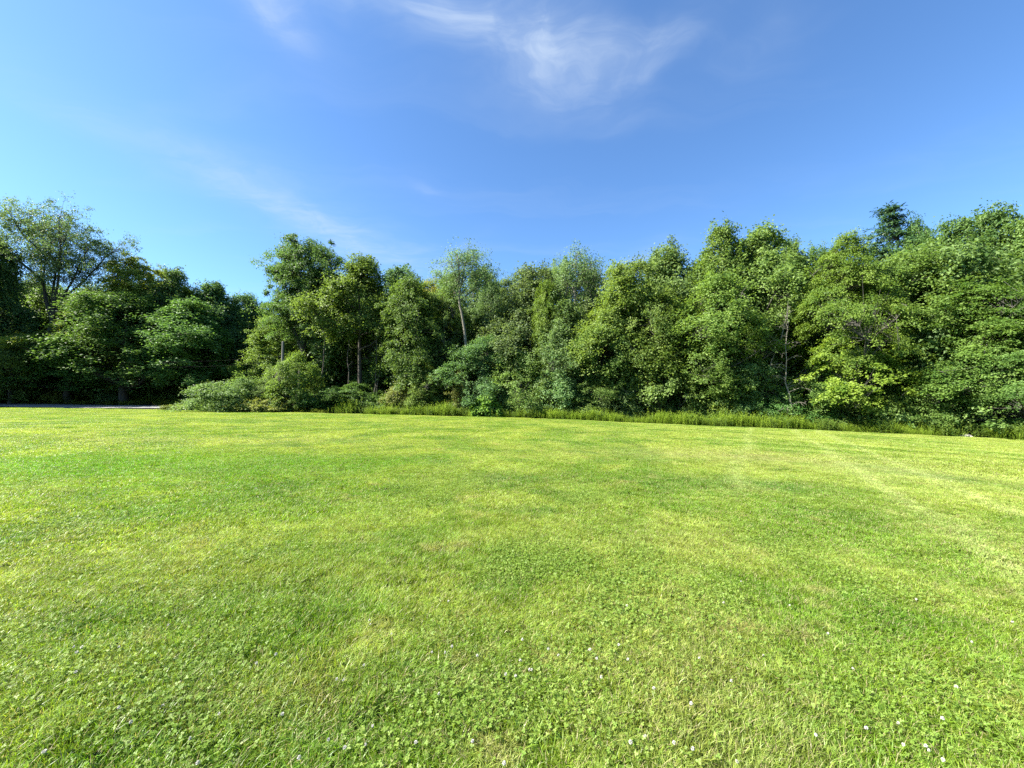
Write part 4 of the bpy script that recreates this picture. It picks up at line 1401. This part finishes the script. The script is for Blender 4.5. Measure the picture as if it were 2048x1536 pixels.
# ------------------------------------------------------------------ clover flowers, a pale stone
def clover_flowers():
    rng = np.random.default_rng(31)
    mw = simple_mat('clover petal', rgb(0.46, 0.43, 0.38), rgb(0.70, 0.68, 0.64), 300, rough=0.7, bump=0)
    Vs, Fs, mi, o = [], [], [], 0
    n = 60
    ph = np.arccos(1 - 1.75 * (np.arange(n) + 0.5) / n)
    th = np.arange(n) * 2.39996
    d = np.stack([np.sin(ph) * np.cos(th), np.sin(ph) * np.sin(th), np.cos(ph)], 1)
    ctr = np.array((0, 0, 0.062))
    V, Fq = leaf_quads(rng, ctr + d * 0.003, np.cross(d, rng.normal(size=(n, 3))), 0.0072, 0.42, 0.1, 0.05, axis=d)
    V2, F2 = tube(np.array([(0, 0, -0.002), (0.002, 0.001, 0.03), (0, 0, 0.06)]), np.array((0.0011, 0.001, 0.001)), 5)
    me = mesh_np('clover_flower', np.concatenate([V, V2]), np.concatenate([Fq, F2 + len(V)]), [mw, M_CLOVER],
                 {'tint': np.full(len(Fq) + len(F2), 0.5), 'clump': np.full(len(Fq) + len(F2), 0.5)}, mat_idx=np.concatenate([np.zeros(len(Fq)), np.ones(len(F2))]))
    spots = [(1047, 1257), (1089, 1275), (1038, 1297), (1183, 1292), (1058, 1313), (1068, 1318), (1024, 1327), (1012, 1330), (1198, 1328), (745, 1458),
             (837, 1463), (947, 1451), (1010, 1495), (1060, 1513), (1333, 1446), (1380, 1375), (1278, 1425), (1376, 1463), (1362, 1523), (1383, 1521),
             (1390, 1283), (955, 1290), (1175, 1273), (1114, 1285), (874, 1369), (787, 1250), (735, 1311), (860, 1282), (891, 1289), (1305, 1347),
             (1258, 1452), (1574, 1180), (1825, 1165), (1934, 1246), (1520, 1270), (1995, 1195), (1623, 1430), (1830, 1444), (1837, 1450), (1886, 1505),
             (1876, 1475), (2030, 1448), (1994, 1487), (1865, 1392), (1720, 1415), (1773, 1400), (1795, 1445), (680, 1345), (690, 1340), (395, 1462),
             (330, 1400), (250, 1405), (520, 1310), (560, 1300), (155, 1295), (180, 1285), (250, 1290), (160, 1340), (670, 1460), (600, 1500), (420, 1500),
             (455, 1410), (1450, 1330), (1480, 1480), (1560, 1510), (1700, 1300), (1650, 1230), (1900, 1330), (1440, 1180), (1250, 1190), (900, 1190), (740, 1230)]
    lab = 'small round white clover flower head standing in the mown grass'
    for i in range(84):
        if i < len(spots):
            px, py = spots[i]
        else:
            px, py = rng.uniform(20, 2030), rng.uniform(1120, 1530)
        dep = EYE / ((py - HORIZON) / F_PX) * 0.962
        x = (px - 1024) / F_PX * dep
        f = link('clover_flower', me)
        f.location = (x, dep, float(gz(x, dep)))
        f.rotation_euler = (rng.normal(0, 0.2), rng.normal(0, 0.2), rng.uniform(0, 6.28))
        s = rng.uniform(0.6, 1.0)
        f.scale = (s, s, rng.uniform(0.75, 1.0))
        tag(f, lab, 'flower', 'white clover flowers scattered in the lawn')


clover_flowers()


def stone():
    rng = np.random.default_rng(9)
    th = np.linspace(0, 2 * np.pi, 10, endpoint=False)
    rings = []
    for z, r in ((-0.05, 0.30), (0.06, 0.33), (0.16, 0.27), (0.21, 0.13)):
        rr = r * (1 + rng.normal(0, 0.09, 10))
        rings.append(np.stack([np.cos(th) * rr * 1.3, np.sin(th) * rr, np.full(10, z) + rng.normal(0, 0.012, 10)], 1))
    V = np.concatenate(rings + [np.array([(0.02, 0.01, 0.225)])])
    Fq = []
    for i in range(3):
        for j in range(10):
            Fq.append((i * 10 + j, i * 10 + (j + 1) % 10, (i + 1) * 10 + (j + 1) % 10, (i + 1) * 10 + j))
    for j in range(10):
        Fq.append((30 + j, 30 + (j + 1) % 10, 40, 40))
    me = bpy.data.meshes.new('stone')
    me.from_pydata([tuple(v) for v in V], [], [tuple(dict.fromkeys(f)) for f in Fq])
    me.materials.append(simple_mat('pale stone', rgb(0.28, 0.26, 0.23), rgb(0.42, 0.39, 0.34), 6))
    o = link('stone', me)
    x = (1928 - 1024) / F_PX * 26.6
    o.location = (x, 26.6, float(gz(x, 26.6)))
    tag(o, 'pale flat stone at the lawn edge near the right corner', 'stone')


stone()
print('tris', sum(len(p.vertices) - 2 for m in bpy.data.meshes for p in m.polygons) if False else sum(len(m.loops) - 2 * len(m.polygons) for m in bpy.data.meshes), 'objects', len(bpy.data.objects))
